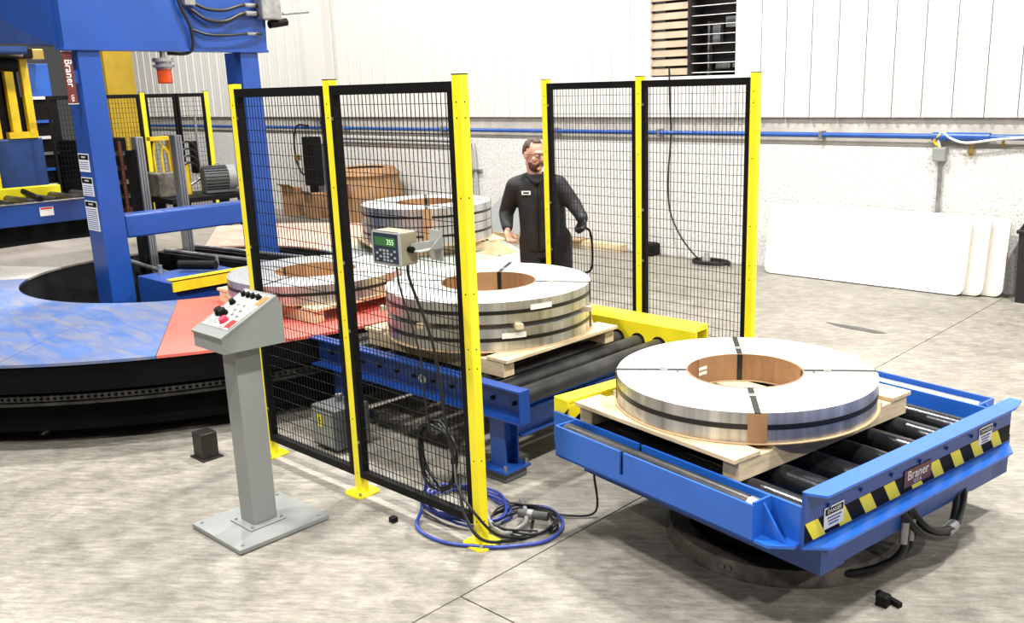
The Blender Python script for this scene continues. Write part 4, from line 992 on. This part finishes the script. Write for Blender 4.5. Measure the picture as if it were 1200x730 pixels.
MB().box((-15.25, 6.56, .0), (-15.20, 6.93, 5)).build('cover_plate', 'ochre', yc)
# aluminium extrusions in the ring
for i, (x, y, zt, lb) in enumerate(((-9.0, 4.07, 1.72, 'left silver extrusion post with black strip behind the tie beam'), (-9.0, 4.45, 1.72, 'right silver extrusion post behind the tie beam'))):
    t = thing('extrusion_post', lb, 'post', (x, y, 0), 0, 'silver posts in the rotary deck')
    MB().box((x-.06, y-.035, .006), (x+.06, y+.035, zt), .004).build('profile', 'alu', t)
    for dy in (-.012, .012): MB().box((x+.058, y+dy-.004, .02), (x+.062, y+dy+.004, zt-.01)).build('slot', 'grey_dark', t)
    if i == 0: MB().box((x-.10, y-.085, .006), (x+.02, y-.037, zt-.12)).build('black_strip', 'black', t)
mo = thing('electric_motor', 'grey finned electric motor on a black stand beside the fence', 'motor', (-11.5, 6.3, 0))
a = Vector((.25, .97, 0)).normalized(); c0 = Vector((-11.75, 6.12, 1.03))
fin = MB().cyl(c0, c0+a*.30, .15, 24)
for k in range(24):
    t = 2*PI*k/24; n_ = a.orthogonal().normalized(); b_ = a.cross(n_); d = n_*math.cos(t)+b_*math.sin(t)
    fin.bar(c0+d*.155, c0+a*.30+d*.155, .006, .03, up=d)
fin.build('finned_body', 'grey_dark', mo)
MB().cyl(c0+a*.30, c0+a*.40, .168, 24).cyl(c0+a*.40, c0+a*.43, .168, 24, .12).build('fan_cowl', 'grey_paint', mo)
m = MB()
for r in (.05, .09, .125): m.lathe([(r-.006, 0), (r+.006, 0), (r+.006, .008), (r-.006, .008)], n=20)
m.xf(Matrix.Translation(c0+a*.432) @ a.to_track_quat('Z', 'Y').to_matrix().to_4x4()).build('fan_grille', 'galv', mo)
MB().tube([(c0+a*.2+Vector((0, 0, .17+.03*math.sin(t)))+a*.03*math.cos(t)) for t in [i*PI/5 for i in range(10)]], .008, 6, 1, True).build('lifting_eye', 'galv', mo)
MB().bar(c0-Vector((0, 0, .16)), c0+a*.4-Vector((0, 0, .16)), .28, .03).build('foot', 'grey_dark', mo)
MB().box((-12.2, 5.5, .78), (-11.4, 6.7, .84)).box((-12.1, 5.6, 0), (-12.0, 5.7, .78)).box((-11.6, 6.5, 0), (-11.5, 6.6, .78)).box((-11.6, 5.6, 0), (-11.5, 5.7, .78)).box((-12.1, 6.5, 0), (-12.0, 6.6, .78)).build('stand', 'black', mo)
hu = thing('hydraulic_unit', 'hydraulic power unit with yellow pipes and looping black hoses', 'hydraulic unit', (-11.9, 5.9, .84))
MB().box((-12.15, 5.52, .84), (-11.75, 5.85, 1.15), .02).build('tank', 'rust_steel', hu)
for i in range(4): MB().tube([(-11.9, 5.88, 1.10+.09*i), (-11.85, 5.93, 1.22+.09*i), (-11.85, 6.02, 1.25+.09*i), (-11.85, 6.10, 1.20+.09*i), (-11.9, 6.13, 1.10+.09*i)], .014, 6).build('hose', 'cable_black', hu)
for i in range(3): MB().tube([(-11.95, 5.60+.1*i, 1.15), (-11.95, 5.60+.1*i, 1.4), (-11.95, 5.66+.1*i, 1.55-.1*i), (-11.95, 5.9, 1.2)], .016, 6).build('yellow_pipe', 'yellow_worn', hu)
MB().box((-12.0, 5.55, 1.55), (-11.9, 5.85, 1.60)).box((-12.0, 5.80, .84), (-11.9, 5.85, 1.60)).build('yellow_frame', 'yellow_worn', hu)
MB().box((-12.0, 6.10, 1.1), (-11.9, 6.2, 1.52), .01).build('valve_stack', 'black', hu)
MB().cyl((-11.9, 5.97, .84), (-11.9, 5.97, 1.25), .05, 12).build('filter', 'yellow_worn', hu)
MB().cyl((-11.9, 5.9, .9), (-11.9, 6.2, 1.05), .018, 8).cyl((-11.9, 6.18, .84), (-11.9, 6.18, 1.85), .015, 8).build('steel_pipe', 'galv', hu)

# ------------------------------------------------------------------ the worker
def ell(mb, c, r, M=None, nu=20, nv=12):
    vs = []; fs = []; M = M or Matrix.Identity(3)
    for j in range(nv+1):
        p = PI*j/nv
        for i in range(nu):
            t = 2*PI*i/nu; vs.append(Vector(c)+M @ Vector((r[0]*math.sin(p)*math.cos(t), r[1]*math.sin(p)*math.sin(t), r[2]*math.cos(p))))
    for j in range(nv):
        for i in range(nu): fs.append((j*nu+i, (j+1)*nu+i, (j+1)*nu+(i+1) % nu, j*nu+(i+1) % nu))
    mb.add(vs, fs, True); return mb
def limb(mb, pts, n=14):
    for i in range(len(pts)-1):
        (p, r), (q, s) = pts[i], pts[i+1]; mb.cyl(p, q, r, n, s)
    for p, r in pts: ell(mb, p, (r, r, r), None, 12, 8)
    return mb
def loft(mb, rings, n=24):      # rings: (center, rx, ry)
    vs = []
    for c, rx, ry in rings:
        for k in range(n):
            t = 2*PI*k/n; q = 2.5
            cx = math.copysign(abs(math.cos(t))**(2/q), math.cos(t)); sy = math.copysign(abs(math.sin(t))**(2/q), math.sin(t))
            vs.append(Vector(c)+Vector((rx*cx, ry*sy, 0)))
    fs = [(j*n+k, j*n+(k+1) % n, (j+1)*n+(k+1) % n, (j+1)*n+k) for j in range(len(rings)-1) for k in range(n)]
    fs += [list(range(n))[::-1], [(len(rings)-1)*n+k for k in range(n)]]
    mb.add(vs, fs, True); return mb
PERS = Matrix.Translation((-5.155, 5.5, 0)) @ Matrix.Rotation(math.radians(42.08), 4, 'Z')
def skin(mb, name, m, parent, vox, smooth=3):
    me = mb.mesh(name); o = bpy.data.objects.new(name, me); COL.objects.link(o)
    r = o.modifiers.new('r', 'REMESH'); r.mode = 'VOXEL'; r.voxel_size = vox; r.use_smooth_shade = True
    s = o.modifiers.new('s', 'SMOOTH'); s.factor = .5; s.iterations = smooth
    dg = bpy.context.evaluated_depsgraph_get(); dg.update()
    me2 = bpy.data.meshes.new_from_object(o.evaluated_get(dg)); bpy.data.objects.remove(o)
    o = bpy.data.objects.new(name, me2); COL.objects.link(o); me2.materials.clear(); me2.materials.append(MATS[m])
    me2.polygons.foreach_set('use_smooth', [True]*len(me2.polygons))
    if parent: o.parent = parent
    return o
V = Vector
face = V((math.sin(math.radians(38)), -math.cos(math.radians(38)), -.10)).normalized()
side = face.cross(V((0, 0, 1))).normalized()          # to the person's right-hand screen side
upv = side.cross(face)
HM = Matrix((side, -face, upv)).transposed()          # local head: x=side, y=back, z=up
HC = V((-.018, -.02, 1.565))
def hp(x, y, z): return HC+HM @ V((x, y, z))
shL, elL, wrL = V((-.175, .02, 1.315)), V((-.262, .10, 1.09)), V((-.247, -.08, .985))
shR, elR, wrR = V((.165, .00, 1.325)), V((.290, -.06, 1.165)), V((.352, -.22, 1.075))
hipL, knL, anL = V((-.045, .02, .86)), V((-.06, -.02, .46)), V((-.07, .06, .09))
hipR, knR, anR = V((.155, .02, .86)), V((.18, -.05, .46)), V((.20, -.02, .09))
def hand(mb, w, d, nrm, thumb_side, curl):
    d = d.normalized(); nrm = (nrm-d*nrm.dot(d)).normalized(); sd_ = d.cross(nrm).normalized()*thumb_side
    M = Matrix((sd_, nrm, d)).transposed()
    ell(mb, w+d*.045, (.042, .018, .052), M, 14, 10)
    for i, (off, L) in enumerate(((.030, .072), (.010, .080), (-.010, .075), (-.029, .058))):
        p = w+d*.080+sd_*off; dd = d.copy(); pts = [(p-d*.02, .0105)]
        for s_, f in enumerate((.45, .32, .23)):
            ang = curl*(.7+.3*s_); dd = (dd*math.cos(ang)+nrm*math.sin(ang)).normalized() if s_ == 0 else (dd*math.cos(ang)+(nrm*math.cos(ang*s_)-d*math.sin(ang*s_)).normalized()*math.sin(ang)).normalized()
            p = p+dd*L*f; pts.append((p, .0098-.0008*s_))
        limb(mb, pts, 8)
    t0 = w+d*.025+sd_*.034; t1 = t0+(d*.6+sd_*.6+nrm*.35).normalized()*.036; t2 = t1+(d*.85-sd_*.05+nrm*.5).normalized()*.032
    limb(mb, [(t0, .014), (t1, .0115), (t2, .0100)], 8)
body = MB()
ell(body, hp(0, .005, .025), (.074, .094, .098), HM); ell(body, hp(0, -.022, -.055), (.056, .066, .070), HM)
ell(body, hp(0, -.075, -.098), (.026, .022, .020), HM)                        # chin
ell(body, hp(0, -.098, -.018), (.013, .022, .026), HM, 10, 8); ell(body, hp(0, -.108, -.030), (.017, .013, .012), HM, 10, 8)
ell(body, hp(0, -.080, .025), (.055, .020, .013), HM, 14, 8)                  # brow
ell(body, hp(0, -.087, -.062), (.026, .010, .007), HM, 12, 6); ell(body, hp(0, -.085, -.074), (.024, .010, .007), HM, 12, 6)
for s in (-1, 1): ell(body, hp(.076*s, .012, -.005), (.010, .022, .032), HM, 10, 8); ell(body, hp(.042*s, -.065, -.025), (.025, .025, .022), HM, 10, 8)
limb(body, [(V((-.005, .03, 1.36)), .060), (hp(0, .02, -.06), .056)])
loft(body, [(V((.055, .02, .80)), .15, .10), (V((.045, .02, .95)), .145, .10), (V((.035, .02, 1.15)), .155, .105), (V((.01, .02, 1.30)), .165, .09), (V((.0, .025, 1.37)), .09, .065)])
limb(body, [(shL, .058), (elL, .043), (wrL, .029)]); limb(body, [(shR, .058), (elR, .043), (wrR, .029)])
for h_, k_, a_ in ((hipL, knL, anL), (hipR, knR, anR)):
    limb(body, [(h_, .09), (k_, .062), (a_, .042)]); ell(body, a_+V((0, -.07, -.045)), (.042, .12, .035))
hand(body, wrL, V((.10, -.30, -.95)), V((.75, -.55, .1)), -1, .75)
hand(body, wrR, V((.02, -.35, -.93)), V((-.85, -.5, 0)), 1, 1.05)
ps = skin(body, 'person', 'skin', None, .0065, 2)
ps.matrix_world = PERS
tag(ps, 'bearded worker in black jacket and glasses standing behind the guard fence', 'person')
jk = MB()
loft(jk, [(V((.048, .02, .80)), .195, .135), (V((.046, .02, .84)), .200, .138), (V((.040, .02, .95)), .190, .132), (V((.034, .02, 1.05)), .188, .130), (V((.030, .02, 1.15)), .190, .132), (V((.012, .02, 1.27)), .188, .118), (V((.002, .022, 1.335)), .160, .095), (V((-.002, .025, 1.385)), .088, .080), (V((-.002, .02, 1.41)), .078, .074)])
limb(jk, [(shL+V((0, 0, -.005)), .080), ((shL+elL)/2, .072), (elL, .062), ((elL+wrL)/2, .055), (wrL+(elL-wrL)*.10, .045)])
limb(jk, [(shR+V((0, 0, -.005)), .080), ((shR+elR)/2, .070), (elR, .062), ((elR+wrR)/2, .054), (wrR+(elR-wrR)*.10, .045)])
limb(jk, [(V((-.06, .03, 1.372)), .055), (shL+V((.02, 0, .022)), .062)]); limb(jk, [(V((.055, .03, 1.372)), .055), (shR+V((-.02, 0, .018)), .062)])
skin(jk, 'jacket', 'jacket', ps, .009, 3)
MB().tube([(-.055, -.075, 1.385), (-.03, -.100, 1.365), (.005, -.108, 1.35)], .014, 8).tube([(.045, -.070, 1.385), (.03, -.100, 1.365), (.008, -.108, 1.35)], .014, 8).tube([(-.078, -.02, 1.40), (-.055, -.072, 1.39), (-.02, -.098, 1.365)], .012, 8).tube([(-.078, -.02, 1.40), (-.07, .05, 1.405), (0, .09, 1.41), (.066, .05, 1.405), (.074, -.02, 1.40), (.05, -.07, 1.385)], .014, 8).build('collar', 'jacket', None)
bpy.data.objects['collar'].parent = ps
for nm, mb_, m_ in (('zip', MB().box((.000, -.126, .83), (.008, -.112, 1.34)), 'black_frame'),
                    ('name_patch', MB().obox((-.088, -.104, 1.272), (.072, .006, .030), Matrix.Rotation(-.12, 3, 'Z')), 'white')):
    o = mb_.build(nm, m_); o.parent = ps
o = MB().obox((-.088, -.108, 1.272), (.046, .003, .012), Matrix.Rotation(-.12, 3, 'Z')).build('patch_print', 'label_black'); o.parent = ps
trs = MB()
for h_, k_, a_ in ((hipL, knL, anL), (hipR, knR, anR)): limb(trs, [(h_+V((0, 0, .02)), .118), (h_*.5+k_*.5, .105), (k_, .085), (k_*.4+a_*.6, .082), (a_+V((0, 0, .0)), .075)])
loft(trs, [(V((.055, .02, .74)), .19, .125), (V((.055, .02, .82)), .185, .125), (V((.048, .02, .93)), .165, .118)])
skin(trs, 'trousers', 'trousers', ps, .011, 3)
for a_ in (anL, anR):
    bt = MB(); ell(bt, a_+V((0, -.07, -.045)), (.052, .145, .045)); ell(bt, a_+V((0, .0, -.01)), (.052, .065, .075)); bt.obox(a_+V((0, -.06, -.078)), (.095, .27, .022), None, .008)
    skin(bt, 'boot', 'black', ps, .009, 1)
gl = MB()
hand(gl, wrR, V((.02, -.35, -.93)), V((-.85, -.5, 0)), 1, 1.05)
gl2 = MB(); cen = wrR+V((0, -.02, -.05))
limb(gl, [(wrR+(elR-wrR)*.14, .046), (wrR, .040)])
go = skin(gl, 'glove', 'glove', ps, .0055, 1)
for v in go.data.vertices: v.co += v.normal*.006
hr = MB(); vs = []; fs = []; nu, nv = 36, 20; keep = {}
for j in range(nv+1):
    for i in range(nu):
        p_ = PI*j/nv; t = 2*PI*i/nu; vs.append((math.sin(p_)*math.cos(t), math.sin(p_)*math.sin(t), math.cos(p_)))
def hair_ok(v):
    x, y, z = v
    if y < -.35: return z > .62+.15*abs(x) if y > -.72 else z > .80
    if y < .15: return z > .30 or (z > -.15 and y > -.12 and abs(x) > .6)
    return z > -.42
qs = []
for j in range(nv):
    for i in range(nu):
        q = (j*nu+i, (j+1)*nu+i, (j+1)*nu+(i+1) % nu, j*nu+(i+1) % nu)
        if all(hair_ok(vs[k]) for k in q): qs.append(q)
rh = random.Random(5)
hr.add([hp(v[0]*.081*(1+.02*rh.random()), .008+v[1]*.101*(1+.02*rh.random()), .028+v[2]*.104*(1+.025*rh.random())) for v in vs], qs, True)
ho = hr.build('hair', 'hair'); ho.parent = ps; so = ho.modifiers.new('s', 'SOLIDIFY'); so.thickness = .012; so.offset = -1
bd = MB(); qs = []
def beard_ok(v):
    x, y, z = v
    return y < .25 and z < .12-.35*max(0, -y-.55)*0 and not (y < -.62 and abs(x) < .42 and z > -.15) and z > -1.1 and (z < -.05 or y > -.45)
for j in range(nv):
    for i in range(nu):
        q = (j*nu+i, (j+1)*nu+i, (j+1)*nu+(i+1) % nu, j*nu+(i+1) % nu)
        if all(beard_ok(vs[k]) for k in q): qs.append(q)
bd.add([hp(v[0]*.066, -.022+v[1]*.074, -.055+v[2]*.080) for v in vs], qs, True)
bo = bd.build('beard', 'beard'); bo.parent = ps; so = bo.modifiers.new('s', 'SOLIDIFY'); so.thickness = .010; so.offset = -1
mu = MB(); mu.tube([hp(-.030, -.088, -.066), hp(-.015, -.099, -.056), hp(0, -.102, -.053), hp(.015, -.099, -.056), hp(.030, -.088, -.066)], .0085, 8); o = mu.build('moustache', 'beard'); o.parent = ps
for s in (-1, 1):
    e = MB(); ell(e, hp(.030*s, -.080, .004), (.012, .010, .010), HM, 12, 8); o = e.build('eye', 'white'); o.parent = ps
    e = MB(); ell(e, hp(.031*s, -.0885, .004), (.0055, .003, .0055), HM, 10, 6); o2 = e.build('iris', 'label_black'); o2.parent = o
g = MB()
for s in (-1, 1):
    P = [hp(.031*s+.024*math.cos(t), -.104+.012*abs(math.cos(t)), .002+.016*math.sin(t)) for t in [2*PI*k/14 for k in range(14)]]
    g.tube(P, .0022, 6, 1, True); g.tube([hp(.055*s, -.095, .006), hp(.079*s, -.03, .008), hp(.080*s, .02, .004)], .0022, 6)
g.tube([hp(-.008, -.105, .005), hp(0, -.110, .008), hp(.008, -.105, .005)], .0022, 6)
o = g.build('glasses', 'black_frame'); o.parent = ps
# hook tool in the glove
tw0 = wrR+V((.035, -.05, -.07))
tl = MB().tube([tw0+V((-.06, -.01, .02)), tw0+V((-.01, 0, .0)), tw0+V((.02, 0, -.03)), tw0+V((.035, .0, -.12)), tw0+V((.035, .0, -.28)), tw0+V((.015, 0, -.34)), tw0+V((-.04, 0, -.36))], .009, 8).xf(PERS).build('hook_rod', 'black')
tag(tl, 'thin black bent hook rod held in the worker\'s gloved hand', 'tool')
